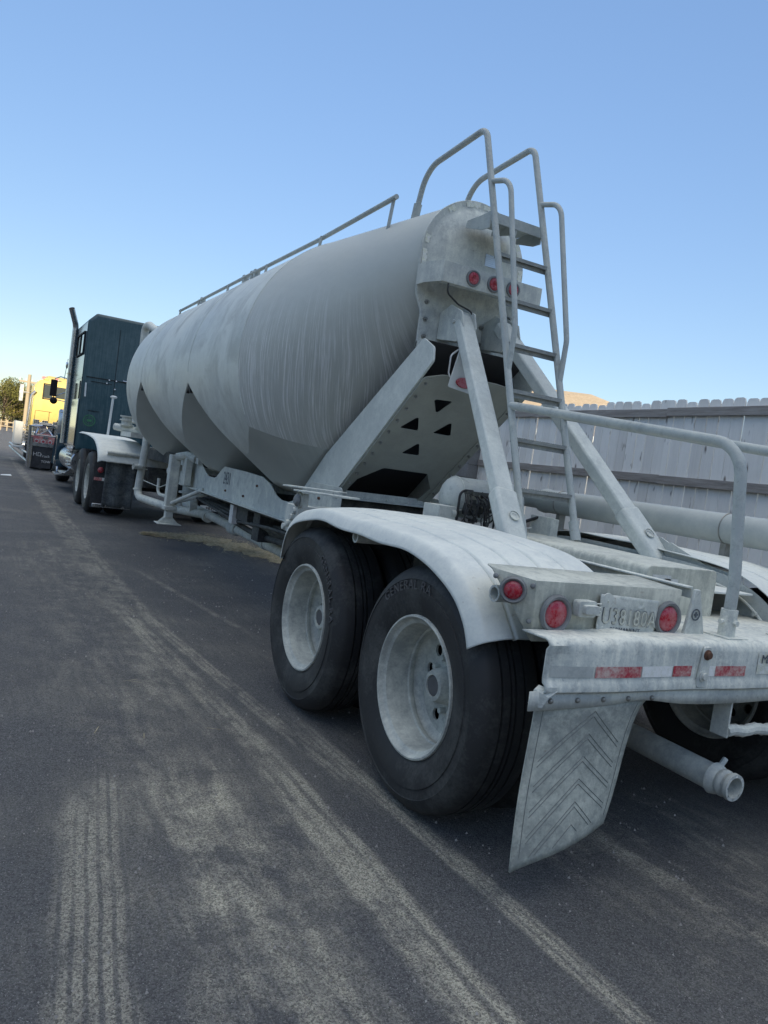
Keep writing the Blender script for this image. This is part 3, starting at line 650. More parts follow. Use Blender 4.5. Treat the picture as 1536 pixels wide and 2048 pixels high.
# centre box on the rear deck
m=MB(); m.prism(round2([(-.235,.905),(.235,.905),(.235,1.14),(-.235,1.14)],.03,4),lambda u,v,d:(u,d,v),-.25,1.0); m.build('deck_box',m_box,TR,bevel=.004,smooth=30)
m=MB(); m.box(-.40,-.235,-.15,.9,1.03,1.04); m.box(.235,.52,-.25,.9,1.03,1.04); m.box(-.53,-.42,.2,2.2,1.09,1.105); m.box(.235,.52,.35,.95,1.10,1.115); m.box(-.235,.235,1.0,2.5,1.06,1.075)
m.box(-.75,-.55,.1,.5,1.00,1.01)
m.build('deck_plate',m_fender,TR,bevel=.002)
m=MB(); m.box(-.20,-.08,-.2522,-.2505,1.03,1.10); m.box(-.12,-.03,-.2522,-.2505,1.045,1.085); m.build('label_patch',m_letterw,TR)
# angle along the lamp box
m=MB(); m.box(-.40,-.355,-.60,.30,1.100,1.108); m.box(-.362,-.355,-.60,.30,1.06,1.100); m.build('deck_angle',m_frame,TR,bevel=.002)
# rear lamp box
m=MB()
zt_,zb_=1.092,.880
P=[(-1.285,-.515),(-1.165,-.605),(-.425,-.605),(-.425,-.40),(-1.2,-.40)]
# top sheet, rear face, angled end (a triangle), inner end
vs=[(-1.29,-.51,1.112),(-1.165,-.605,1.09),(-1.145,-.600,.875),(-.425,-.605,1.09),(-.425,-.600,.875),(-.425,-.36,1.10),(-1.20,-.36,1.105)]
m.add(vs,[(0,1,2),(1,3,4,2),(0,6,5,3,1)])
lbx=m.build('lamp_box',m_box,TR,solid=.006,smooth=20)
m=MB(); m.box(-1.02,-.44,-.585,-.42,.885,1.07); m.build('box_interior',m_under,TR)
def lampdisc(cx,cy,cz,r,ring,nrm,par):
    m=MB(); m.lathe([(.018,.001),(.017,r*.5),(.010,r*.9),(.004,r)],(cx,cy,cz),nrm,32); l=m.build('tail_lamp',m_red,par,smooth=60)
    m=MB(); m.lathe([(.002,r*.98),(.012,r+.006),(.014,ring-.004),(.004,ring+.002),(.0,ring+.003)],(cx,cy,cz),nrm,32); m.build('grommet',m_ring,l); return l
lampdisc(-1.06,-.609,.977,.050,.068,(0,-1,0),lbx); lampdisc(-.487,-.609,.975,.050,.068,(0,-1,0),lbx)
nl=Vector((-.095,-.12,0)).normalized(); lampdisc(-1.226,-.562,1.047,.033,.046,(nl.x,nl.y,0),lbx)
m=MB()
for (a,b) in ((.10,1.088),(.94,1.072)): m.sphere((-1.29+.125*a-.003,-.51-.095*a-.005,b),.010,8,6); m.cut()
m.sphere((-1.168,-.600,.945),.009,8,6); m.each('rivet',m_ring,lbx)
# licence plate
m=MB(); rnd=random.Random(2); N=26; M_=12; vs=[]
for j in range(M_+1):
    for i in range(N+1):
        u=i/N; v_=j/M_; x=-.865+u*.31; z=.905+v_*.152+(1-u)*.004-.0
        if j==0: z+=.035*max(0,1-u*2.2)+.006*rnd.random()*(u<.8)
        d=.006+.006*math.sin(u*5+v_*2)+.003*rnd.random()+.012*max(0,.3-v_)*(1-u)
        if v_>.72 and .18<u<.8: d+=.006*rnd.random()
        vs.append((x,-.607-d,z-.012*u))
m.add(vs,[(j*(N+1)+i,j*(N+1)+i+1,(j+1)*(N+1)+i+1,(j+1)*(N+1)+i) for j in range(M_) for i in range(N)])
lp=m.build('licence_plate',m_frame,TR,solid=.0015,smooth=25)
text('U38180A',.091,m_letter,lp,(-.705,-.6215,.945),(1,0,-.04),(0,0,1),ext=.0015,squash=.78,spacing=1.08,name='plate_number')
text('U38180A',.0855,m_box,lp,(-.706,-.6225,.9465),(1,0,-.04),(0,0,1),ext=.0015,squash=.78,spacing=1.13,name='plate_number')
text('PERMANENT',.026,m_letter,lp,(-.72,-.6215,.918),(1,0,-.04),(0,0,1),ext=.001,spacing=1.1,name='plate_caption')
m=MB(); m.lathe([(.0,.030),(.004,.029),(.006,.004),(.010,.004),(.011,.0)],(-.828,-.618,1.035),(0,-1,0),28); m.build('washer',m_frame,lp)
# plate light
m=MB(); m.prism(round2([(-.985,.975),(-.90,.975),(-.90,1.035),(-.985,1.035)],.012,3),lambda u,v,d:(u,d,v),-.645,-.607); m.prism(round2([(-.97,.99),(-.905,.99),(-.905,1.022),(-.97,1.022)],.008,3),lambda u,v,d:(u,d,v),-.665,-.643)
for k in range(4): m.box(-.90,-.872,-.640,-.632,.982+k*.014,.986+k*.014)
m.build('plate_light',m_frame,TR,bevel=.004)
# gusset beside the box
m=MB(); m.prism([(-.405,.915),(-.285,.915),(-.345,1.10),(-.372,1.10)],lambda u,v,d:(u,d,v),-.63,-.615); g=m.build('gusset',m_frame,TR,bevel=.003)
m=MB(); m.lathe([(.0,.024),(.002,.024),(.002,.019),(.0,.019)],(-.355,-.632,1.0),(0,-1,0),24); m.box(-.366,-.344,-.634,-.632,.996,1.004); m.box(-.359,-.351,-.635,-.632,.989,1.011); m.build('round_emblem',m_letter,g)
# bumper: profiled channel with a bent left end
def bz(x,z): # slight dents of the top edge
    return z+ (.012*math.exp(-((x+.80)/.07)**2) if z>.9 else 0)
prof=[(-.10,.915),(-.42,.917),(-.60,.918),(-.735,.920),(-.752,.915),(-.762,.902),(-.765,.885),(-.765,.79),(-.768,.775),(-.775,.762),(-.775,.748),(-.766,.742),(-.735,.742)]
m=MB(); xs_=[-1.2+i*.03 for i in range(81)]; vs=[]
for x in xs_:
    for (y,z) in prof:
        dy=.0
        if x<-1.1 and z>.77 and z<.9: dy=(-1.1-x)*.12
        yy=y+dy+.004*math.sin(x*9)*(z<.9)
        if z>.9 and y<-.6: yy+= (.025 if x<-1.14 else 0)*0
        if x<-1.02 and y>-.62 and z>.9: yy=min(yy,-.615)
        vs.append((x if not(z>.77 and x<-1.17) else x-.0,yy,bz(x,z)))
q=len(prof)
m.add(vs,[(i*q+j,i*q+j+1,(i+1)*q+j+1,(i+1)*q+j) for i in range(len(xs_)-1) for j in range(q-1)])
bp=m.build('bumper',m_bump,TR,solid=.008,smooth=45)
# folded left end lip
m=MB(); m.add([(-1.225,-.745,.750),(-1.185,-.775,.728),(-1.15,-.775,.748),(-1.20,-.735,.760),(-1.235,-.735,.70),(-1.20,-.765,.69)],[(0,1,5,4),(0,3,2,1)]); m.build('bent_lip',m_bump,TR,solid=.005,smooth=0)
m=MB(); vs=[];N=60
for i in range(N+1):
    x=-1.25+2.45*i/N; zl=.685+.006*math.sin(x*6)+.014*math.exp(-((x+.75)/.2)**2)*math.sin((x+.9)*8)
    vs+=[(x,-.755,.745),(x,-.757,zl)]
m.add(vs,[(2*i,2*i+1,2*i+3,2*i+2) for i in range(N)]); m.build('lower_lip',m_frame,TR,solid=.005)
for (cx,mat) in ((-.97,m_whitetape),): pass
def tape(x0,x1,z0,z1,mat,nm='reflective_tape'):
    m=MB(); nn=10
    m.add([(x0+(x1-x0)*i/nn,-.7715-.004*0+.004*math.sin((x0+(x1-x0)*i/nn)*9)-((-1.1-(x0+(x1-x0)*i/nn))*-.12 if (x0+(x1-x0)*i/nn)<-1.1 else 0),z) for i in range(nn+1) for z in (z0,z1)],[(2*i,2*i+1,2*i+3,2*i+2) for i in range(nn)])
    m.build(nm,mat,bp,smooth=0)
tape(-1.18,-1.0,.795,.833,m_frame); tape(-.99,-.77,.793,.833,m_redtape); tape(-.765,-.605,.793,.833,m_whitetape); tape(-.60,-.50,.793,.833,m_redtape)
tape(-.405,-.372,.793,.833,m_whitetape); tape(-.37,-.20,.793,.833,m_redtape); tape(-.13,.02,.80,.89,m_foil,'warning_sticker'); text('MAC',.05,m_letter,bp,(-.06,-.7785,.845),(1,0,0),(0,0,1),ext=.0008); tape(.25,.5,.793,.833,m_redtape); tape(.5,.8,.793,.833,m_whitetape)
m=MB(); m.prism(round2([(-.475,.752),(-.415,.752),(-.42,.908),(-.455,.908)],.01,3),lambda u,v,d:(u,d,v),-.779,-.768); jp=m.build('joint_plate',m_bump,TR,bevel=.002)
m=MB(); m.lathe([(0,.020),(.004,.020),(.006,.014),(.014,.013),(.015,0)],(-.44,-.779,.878),(0,-1,0),16); m.build('rusty_bolt',m_rust,jp)
m=MB(); m.lathe([(0,.022),(.004,.022),(.006,.014),(.014,.013),(.015,0)],(-.447,-.779,.797),(0,-1,0),16); m.build('bolt',m_frame,jp)
m=MB()
for x in (-1.16,-1.04,-.92,-.80,-.68): m.sphere((x,-.760,.712),.010,8,6); m.cut()
m.each('bolt',m_bolt,TR)
# mud flaps
def flap(x0,x1,xb0,xb1,z0,zb0,zb1,y,mat,par,chev=True,name='mud_flap',bulge=.05):
    N=14;M2=22; vs=[]
    def P(u,v):
        ze=zb0+(zb1-zb0)*(u**.8); z=z0+(ze-z0)*v; xl=x0+(xb0-x0)*v; xr=x1+(xb1-x1)*(v**.45 if chev else v)
        return Vector((xl+(xr-xl)*u,y+.05*math.sin(v*1.6)*-1*bulge*10*.0+bulge*(math.sin(u*PI)*-.35+ .6*u*u*v)+.012*math.sin(v*4+u*2)*v,z))
    m=MB(); 
    for j in range(M2+1):
        for i in range(N+1): vs.append(P(i/N,j/M2))
    m.add(vs,[(j*(N+1)+i,j*(N+1)+i+1,(j+1)*(N+1)+i+1,(j+1)*(N+1)+i) for j in range(M2) for i in range(N)])
    o=m.build(name,mat,par,solid=.010,smooth=50)
    if chev:
        m=MB()
        def line(u0,v0,u1,v1,r=.0016):
            nn=8; pts=[P(u0+(u1-u0)*k/nn,v0+(v1-v0)*k/nn)+Vector((0,-.0055,0)) for k in range(nn+1)]; m.tube(pts,r,5)
        for k in range(6):
            va=.06+k*.155
            for off in (0,.035):
                
                if va+off+.30<.95: line(.52,va+off,.10,va+off+.30); line(.52,va+off,.88,va+off+.26)
                elif va+off<.85: line(.52,va+off,.52-.42*(.95-va-off)/.30,.95); line(.52,va+off,.52+.30*(.90-va-off)/.26,.90)
        line(.06,.02,.06,.93,.0015); line(.94,.02,.94,.90,.0015)
        m.build('tread_pattern',m_flapdark if mat is not m_flap else m_flapgroove,o,smooth=0)
    return o
m_flapgroove=plain('flap_groove',(.21,.22,.21),.9)
flap(-1.20,-.68,-1.215,-.775,.70,.115,.225,-.735,m_flap,TR)
flap(.68,1.20,.70,1.2,.70,.15,.15,-.735,m_flap,TR)
# underride guard
m=MB(); m.box(-.205,-.195,-.745,-.665,.53,.745); ug=m.build('underride_guard',m_frame,TR,bevel=.002); m=MB(); m.box(.745,.755,-.745,-.665,.53,.745); m.build('guard_hanger',m_frame,ug)
m=MB(); m.tube([(-.20+i*.02,-.735,.556+.004*math.sin(i*.9)) for i in range(48)],[.022+.003*(i%2) for i in range(48)],10); m.build('guard_bar',m_frame,ug)
# discharge line below the hoppers, with its coupling at the rear
m=MB(); m.tube([(-.12,-.66,.325),(-.12,2.0,.36),(-.10,4.0,.42),(-.08,7.6,.47),(-.08,9.1,.48)],.056,20); 
for (yy,zz) in ((3.9,.42),(6.25,.45),(8.95,.48)): m.tube([(-.09,yy-.14,zz),(-.09,yy-.1,zz),(-.09,yy+.1,zz),(-.09,yy+.14,zz)],[.07,.085,.085,.07],20)
for yy in (5.1,7.5): m.tube([(-.09,yy-.05,.44),(-.09,yy+.05,.44)],.075,16)
dl=m.build('discharge_pipe',m_frame,TR,smooth=40)
m=MB(); m.lathe([(.00,.042),(.0,.055),(.016,.057),(.02,.050),(.035,.048),(.045,.056),(.058,.056),(.066,.051),(.078,.060),(.10,.066),(.105,.058),(.13,.056)],(-.12,-.76,.325),(0,1,0),40); m.lathe([(.0,.042),(.14,.040)],(-.12,-.76,.325),(0,1,0),32)
m.tube([(-.09,-.66,.375),(-.06,-.655,.40)],.012,8)
m.build('pipe_coupling',m_frame,dl,smooth=40)
m=MB(); m.cyl((-.12,-.66,.325),(-.12,-.655,.325),.041); m.build('pipe_cap',m_black,dl)
# A-frame struts
def strut(sx):
    m=MB(); top=Vector((-.165 if sx<0 else .20,1.66,2.42)); foot=Vector((-.405,.50,1.10)) if sx<0 else Vector((.565,.40,1.10)); 
    d=(foot-top).normalized(); m.bar(top-d*.10,foot,.115,.080,up=(0,-1,.6))
    o=m.build('strut',m_strut,TR,bevel=.012,smooth=30)
    m=MB(); m.bar(foot-d*.36,foot+d*.02,.145,.092,up=(0,-1,.6)); m.build('strut_sleeve',m_strut,o,bevel=.02,smooth=30)
    m=MB(); x=-.165 if sx<0 else .20
    m.prism([(1.90,2.52),(1.76,2.56),(1.62,2.50),(1.58,2.40),(1.64,2.30),(1.90,2.34)],lambda u,v,dd:(dd,u,v),x-.055,x-.045); m.prism([(1.90,2.52),(1.76,2.56),(1.62,2.50),(1.58,2.40),(1.64,2.30),(1.90,2.34)],lambda u,v,dd:(dd,u,v),x+.045,x+.055)
    m.cyl((x-.066,1.70,2.44),(x+.066,1.70,2.44),.014,None,8); m.build('strut_bracket',m_frame,o,bevel=.003)
    m=MB(); c=foot-d*.17+Vector((0,-.052,.03)); m.lathe([(0,.03),(.006,.03),(.006,.018),(.010,.016),(.010,0)],c,(-d.cross(Vector((1,0,0)))),16)
    m.build('strut_pin',m_frame,o)
    return o
strut(-1); strut(1)
m=MB(); m.prism(round2([(-.12,1.105),(.50,1.105),(.46,1.24),(.36,1.20),(.18,1.145)],.02,3),lambda u,v,d:(d,u,v),.60,.61); m.prism(round2([(-.25,1.10),(.40,1.10),(.36,1.22),(.1,1.13)],.02,3),lambda u,v,d:(d,u,v),.575,.585); m.build('foot_gusset',m_frame,TR)
# hanging side lamp plate
m=MB(); m.prism(round2([(-.285,1.99),(-.02,1.96),(-.06,2.04),(-.19,2.27),(-.225,2.27)],.012,3),lambda u,v,d:(u,d,v),1.56,1.57); sp=m.build('lamp_plate',m_white,TR,bevel=.002)
m=MB(); m.prism([(-.168+.065*math.cos(a)*1.0,2.032+.034*math.sin(a)) for a in [2*PI*k/24 for k in range(24)]],lambda u,v,d:(u,d,v),1.545,1.561); m.build('oval_lamp',m_red,sp,bevel=.004)
m=MB(); m.tube(fillet([(-.20,1.60,2.26),(-.27,1.60,2.2),(-.27,1.6,2.08),(-.24,1.58,2.03)],.04),.006,8); m.build('cable',m_letterw,sp)
# ladder
def ladder_y(z): return .70+(z-1.15)*(.93/2.45)
LR=.021
for sx in (-1,1):
    x=sx*.20; top=(x,1.66,3.67); 
    pts=fillet([(x,.70,1.14),(x,1.64,3.62),(x,1.70,3.74) if False else (x,1.655,3.71),(x,2.42,3.62),(x,2.49,3.30)],[.5,.10,.20],9)
    pts=fillet([(x,.70,1.14),(x,1.665,3.70),(x,2.40,3.64),(x,2.50,3.29)],[.10,.22],10)
    m=MB(); m.tube(pts,LR,16); lr=m.build('ladder_rail',m_tube,TR,smooth=50)
    m=MB(); m.tube([(x,.70,1.14),(x,.745,1.25)],.030,14); m.cut(); m.tube([(x,2.50,3.26),(x,2.47,3.40)],.031,14); m.each('rail_socket',m_tube,lr)
    z1=3.32 if sx<0 else 3.28
    pts=fillet([(x,ladder_y(z1),z1),(x,ladder_y(z1)-.215,z1-.05),(x,1.045,2.34),(x,ladder_y(2.08),2.06)],[.15,.16],10)
    m=MB(); m.tube(pts,.017,14); m.build('hand_loop',m_tube,TR,smooth=50)
for i in range(7):
    z=1.39+i*.2865-(.0 if i else 0); 
    if i>5: continue
    y=ladder_y(z)-.004; m=MB(); m.box(-.19,.19,y-.008,y+.055,z+.005,z+.012); m.box(-.19,.19,y-.010,y-.005,z-.008,z+.014); m.box(-.19,.19,y+.010,y+.014,z-.034,z+.005)
    for k in range(22): m.tube([(-.178+k*.017,y+.002,z+.011),(-.178+k*.017,y+.002,z+.016)],.004,5)
    m.box(-.19,.19,y+.050,y+.055,z-.014,z+.012)
    m.build('rung',m_rung,TR)
# top platform
m=MB(); m.box(-.165,.255,1.52,1.80,3.130,3.140); m.box(-.165,.255,1.515,1.525,3.075,3.14)
for x in (-.17,.25): m.prism([(1.52,3.143),(1.52,3.035),(1.60,3.035),(1.80,3.09),(1.80,3.125)],lambda u,v,d:(d,u,v),x,x+.008)
m.prism([(1.52,3.12),(1.80,3.12),(1.80,3.09),(1.52,3.04)],lambda u,v,d:(d,u,v),0.04,.05)
m.build('ladder_platform',m_tube,TR,bevel=.001)
# guard rails over the rear deck
for sx in (-1,1):
    x=sx*.20; pts=fillet([(x,.97,1.875),(x,-.60,1.70),(x,-.665,1.15),(x,-.665,.93)],[.16,.3],9)
    m=MB(); m.tube(pts,.024,18); gr=m.build('guard_rail',m_tube,TR,smooth=50)
    m=MB(); m.tube([(x,-.665,.925),(x,-.665,1.035)],.033,18); m.box(x-.06,x+.06,-.725,-.605,.922,.928); m.cyl((x-.05,-.665,.985),(x+.05,-.665,.985),.010,None,8); m.cyl((x,-.71,.985),(x,-.66,.985),.012,None,6); m.build('rail_socket',m_bump,gr)
# barrel top rail
m=MB(); m.tube([(-.44,2.36,3.36),(-.41,3.8,3.355),(-.42,6,3.355),(-.42,9.2,3.35)],.019,12)
for yy in (2.42,3.75,5.2,6.6,8.0,9.1): m.tube([(-.43,yy,3.36),(-.45,yy,3.10 if yy<3 else 3.2)],.014,8)
m.build('top_rail',m_tube,TR)
m=MB()
for yy in (4.2,6.5,8.5): m.cyl((0.1,yy,3.3),(0.1,yy,3.36),.25,.25,24)
for yy in (5.6,5.72,6.0,7.9): m.box(-.43,-.37,yy,yy+.07,3.30,3.385)
m.build('top_fitting',m_tube,TR)
# air tank on the deck
m=MB(); m.lathe([(0,.001),(.008,.05),(.022,.09),(.045,.115),(.07,.126),(.50,.126),(.54,.11),(.56,.06),(.565,.001)],(-.38,1.28,1.295),(1,0,0),40); at=m.build('air_tank',m_tube,TR,smooth=50)
m=MB(); m.tube([(-.31+0*.0,1.28+.128*math.cos(a),1.295+.128*math.sin(a)) for a in [2*PI*k/32 for k in range(33)]],.003,6); m.box(-.50,-.38,1.12,1.30,1.12,1.24); m.box(-.40,-.33,1.14,1.22,1.22,1.228); m.cyl((-.41,1.14,1.20),(-.38,1.14,1.20),.03,None,12)
m.build('tank_bracket',m_frame,at,bevel=.003)
m=MB(); rnd=random.Random(11)
for k in range(26):
    x=-.32+rnd.random()*.20; z=1.15+rnd.random()*.19; y=1.145-rnd.random()*.05
    if rnd.random()<.5: m.cyl((x,y,z),(x+rnd.uniform(-.03,.03),y-.03,z+rnd.uniform(-.03,.03)),.010,.012,8)
    else: m.box(x-.012,x+.014,y-.03,y,z-.01,z+.012)
m.box(-.31,-.16,1.10,1.16,1.20,1.27); m.box(-.33,-.12,1.10,1.14,1.325,1.345)
vb=m.build('valve_block',m_under,at)
m=MB()
for k in range(16):
    x=-.33+.015*k; p=[(x,1.12,1.33+rnd.uniform(-.01,.02)),(x+rnd.uniform(-.06,.06),1.06,1.27+rnd.uniform(-.03,.04)),(x+rnd.uniform(-.08,.08),1.07,1.18+rnd.uniform(-.03,.03)),(x+rnd.uniform(-.1,.1),1.1,1.10)]
    m.tube(fillet(p,.03,5),.0045,6)
m.tube(fillet([(-.28,1.12,1.345),(-.37,1.12,1.345),(-.37,1.12,1.12)],.05),.008,8); m.tube(fillet([(.13,1.1,1.2),(.20,1.0,1.26),(.20,.98,1.1)],.04),.010,8)
m.build('air_hose',m_cable,at)
m=MB(); m.tube(fillet([(-.1,1.08,1.15),(-.04,1.0,1.17),(-.02,1.0,1.10)],.03),.004,6); m.tube(fillet([(.0,1.05,1.13),(.06,1.02,1.16),(.12,1.02,1.17)],.03),.004,6); m.build('pale_hose',m_letterw,at)
m=MB(); m.box(.22,.30,.98,1.06,1.10,1.24); m.box(.17,.19,.9,1.1,1.10,1.25); m.build('bracket',m_frame,TR,bevel=.004)
# hose tubes along the right side
m=MB(); m.tube([(1.12,2.05,1.33),(1.12,-1.75,1.33)],.092,36); m.tube([(1.12,2.05,1.33),(1.12,2.09,1.33),(1.12,2.13,1.33)],[.092,.098,.092],36); m.tube(fillet([(1.12,2.10,1.33),(1.12,2.7,1.33),(1.12,3.0,1.1)],.2),.07,20); ht=m.build('hose_tube',m_hose,TR,smooth=50)
m=MB()
for yy in (1.9,.4,-.9): 
    m.tube([(1.12+.094*math.cos(a),yy,1.33+.094*math.sin(a)) for a in [2*PI*k/32 for k in range(33)]],.004,6)
    m.box(1.09,1.15,yy-.02,yy+.02,1.10,1.24); m.cut()
m.each('tube_strap',m_bolt,ht)
# landing gear
def leg(sx):
    x=sx*.66; m=MB(); m.box(x-.065,x+.065,7.22,7.36,.55,1.22); m.box(x-.05,x+.05,7.235,7.345,.40,.55); m.box(x-.08,x+.08,7.2,7.38,.50,.56)
    lg=m.build('landing_leg',m_frame,TR,bevel=.012)
    m=MB(); m.box(x-.15,x+.15,7.16,7.42,.32,.332); m.prism([(-.13,.332),(.13,.332),(.05,.41),(-.05,.41)],lambda u,v,d:(x+u,d,v),7.25,7.27); m.prism([(-.13,.332),(.13,.332),(.05,.41),(-.05,.41)],lambda u,v,d:(x+u,d,v),7.31,7.33); m.build('foot_pad',m_frame,lg,bevel=.002)
    m=MB(); m.tube([(x,7.2,.60),(x*.7,6.5,.86)],.025,10); m.tube([(x,7.3,.58),(.1*sx,7.0,.84)],.025,10); m.build('brace',m_frame,lg)
leg(-1); leg(1)
m=MB(); m.box(-.66,.66,7.26,7.32,1.02,1.10); m.tube(fillet([(-.66,7.2,1.20),(-.55,7.1,1.24),(-.48,6.9,1.20)],.05),.05,10); m.box(-.50,-.44,6.75,6.88,1.15,1.36); m.box(-.58,-.5,7.0,7.2,.86,1.2)
m.build('cross_tube',m_frame,TR,bevel=.004)
# front frame and hanging pipes
m=MB(); m.box(-.5,.5,7.9,11.9,1.06,1.22); m.box(-.9,.9,11.0,12.6,1.16,1.2); m.build('front_subframe',m_under,TR,bevel=.004)
ring=lambda p,r,d:None
m=MB(); pts=fillet([(-.62,9.60,3.02),(-.64,10.3,3.20),(-.66,10.55,3.20),(-.66,10.55,2.2),(-.66,10.4,1.6)],[.1,.14,.3],8); pts=[Vector((-.5,9.2,3.0))]+pts
m.tube(pts,.062,18); m.build('blower_pipe',m_frame,TR,smooth=50)
m=MB(); pts=fillet([(-.62,10.3,1.62),(-.66,9.4,1.60),(-.70,9.1,1.30),(-.76,9.05,.50),(-.45,8.0,.46),(-.10,7.5,.46)],[.2,.3,.16,.3],8); m.tube(pts,.056,18); vp=m.build('feed_pipe',m_frame,TR,smooth=50)
m=MB()
for z in (.95,.91): m.cyl((-.74,9.08,z),(-.74,9.08,z+.018),.098,.098,20)
m.cyl((-.76,9.05,.60),(-.76,9.05,.62),.065,None,16)
m.cyl((-.74,9.0,.93),(-.88,8.92,.94),.03,.03,8); m.cyl((-.88,8.92,.90),(-.88,8.92,.99),.012,None,6)
m.lathe([(0,.02),(.0,.09),(.05,.10),(.10,.09),(.10,.02)],(-.30,7.75,.53),(1,0,0),20)
m.build('pipe_flange',m_frame,vp)
m=MB()
for (x,y,z,r,h) in ((-.55,10.5,1.50,.075,.22),(-.40,10.4,1.50,.06,.16),(-.75,10.7,1.52,.09,.18)):
    m.cyl((x,y,z),(x,y,z+h),r,None,16)
    for q in (.02,.10,h-.02): m.cyl((x,y,z+q),(x,y,z+q+.02),r+.03,None,16)
m.tube(fillet([(-.9,10.9,1.50),(-.5,10.5,1.46),(-.2,10.2,1.5)],.2),.06,14)
m.tube([(-.66,10.5,1.6),(-.62,10.5,2.0)],.035,10); m.box(-.8,-.2,9.9,10.9,1.36,1.44)
m.build('valve_stack',m_frame,TR,smooth=40)
m=MB(); m.cyl((-.55,7.95,.98),(-.40,7.95,.98),.14,None,24); m.cyl((-.57,7.95,.98),(-.55,7.95,.98),.10,.14,24)
m.cyl((-.56,7.95,.98),(-.60,7.95,.98),.04,None,16); m.build('brake_chamber',m_frame,TR,bevel=.006)
m=MB(); m.tube(fillet([(-.60,8.4,.84),(-.60,8.4,.62),(-.45,7.8,.60)],.1),.022,10); m.tube(fillet([(-.72,8.9,.76),(-.6,8.3,.72),(-.55,8.0,.80)],.1),.006,6); m.build('small_pipe',m_frame,TR)
# underbody clutter below the rail
m=MB(); rnd=random.Random(21)
for k in range(9):
    x=-.42+.04*k; m.tube(fillet([(x,2.5+.1*k,.74-.02*(k%3)),(x,4.2,.70-.03*(k%4)),(x+.05,5.4,.62+.03*(k%3)),(x,6.9,.72)],.4),.016,8)
m.box(-.44,.44,2.9,6.9,.80,.83); m.box(-.40,-.1,4.5,4.7,.52,.80); m.box(-.42,-.2,3.55,3.65,.5,.83)
m.tube(fillet([(-.3,6.2,.62),(-.3,4.8,.55),(-.32,3.2,.62),(-.3,2.2,.7)],.5),.03,10); m.box(-.38,-.05,3.0,3.5,.62,.82); m.box(-.40,-.2,4.9,5.3,.66,.83)
m.build('underbody_piping',m_under,TR)
m=MB(); m.box(-.44,-.38,5.28,5.40,.60,.80); m.build('hanging_tag',m_letterw,TR)
# =====================================================  DARK TRACTOR
TK=thing('semi_truck','dark teal sleeper tractor with tall exhaust stack, coupled to the tank trailer','semi truck',(0,13,0))
m=MB(); m.prism(round2([(-1.17,.93),(-1.17,3.58),(-1.02,3.74),(1.02,3.74),(1.17,3.58),(1.17,.93)],.06,4),lambda u,v,d:(u,d,v),14.0,16.25)
sl=m.build('sleeper',m_teal,TK,bevel=.09,smooth=40)
m=MB(); m.box(-1.178,-1.170,14.04,16.2,.98,3.55); m.box(-1.182,-1.170,14.04,16.2,2.40,2.43); m.build('sleeper_side_panel',m_tealside,sl,bevel=.002)
m=MB(); m.box(-1.10,1.0,13.985,14.0,2.44,2.455); m.box(-1.0,-.6,13.985,14.0,2.36,2.37); m.box(-1.0,-.78,13.985,14.0,1.765,1.775); m.build('wall_seam',m_black,sl)
m=MB()
for x in (-.55,.1): m.box(x,x+.008,13.992,14.0,1.1,3.5)
m.build('panel_joint',m_black,sl)
m=MB(); m.bar((-1.10,13.96,2.32),(-1.09,13.96,2.04),.03,.03); m.cyl((-1.10,13.96,2.30),(-1.10,14,2.30),.012); m.cyl((-1.09,13.96,2.06),(-1.09,14,2.06),.012); m.build('grab_handle',m_white,sl)
m=MB()
for (x,z) in ((-.66,2.44),(-.7,2.37),(-.52,2.44),(-.53,2.27),(-1.03,1.30)): m.sphere((x,13.985,z),.022,8,6)
m.tube([(-.40,13.95,2.47),(.2,13.95,2.42)],.016,8); m.build('rear_hook',m_chrome,sl)
# green round decal
m=MB(); m.lathe([(0,.118),(0,.102)],(-.955,13.985,1.57),(0,1,0),32); m.lathe([(0,.078),(0,.070)],(-.955,13.985,1.57),(0,1,0),24); m.box(-1.0,-.91,13.983,13.986,1.545,1.595); m.build('green_emblem',m_green,sl,smooth=0,recalc=False)
# upper side window with frame
m=MB(); m.box(-1.187,-1.178,14.25,15.5,2.92,3.36); wn=m.build('side_window',m_glass,TK)
m=MB()
for (a,b) in (((14.25,2.92),(14.25,3.36)),((15.5,2.92),(15.5,3.36)),((14.25,3.36),(15.5,3.36)),((14.25,2.92),(15.5,2.92)),((14.9,2.92),(14.9,3.36))): m.bar((-1.19,a[0],a[1]),(-1.19,b[0],b[1]),.03,.03)
m.build('window_frame',m_black,wn)
# polished lower side box / fairing
m=MB(); m.box(-1.20,-1.185,14.05,15.2,1.02,1.98); m.box(-1.205,-1.19,14.05,15.2,.90,1.0); m.build('polished_side_panel',m_chrome,TK,bevel=.004)
m=MB(); m.box(-1.195,-1.18,14.2,14.9,1.98,2.35); m.build('door_window',m_glass,TK)
m=MB()
for i in range(4): m.cyl((-1.207,14.2+.25*i,.95),(-1.215,14.2+.25*i,.95),.03,None,10)
m.build('side_marker',m_whitetape,TK)
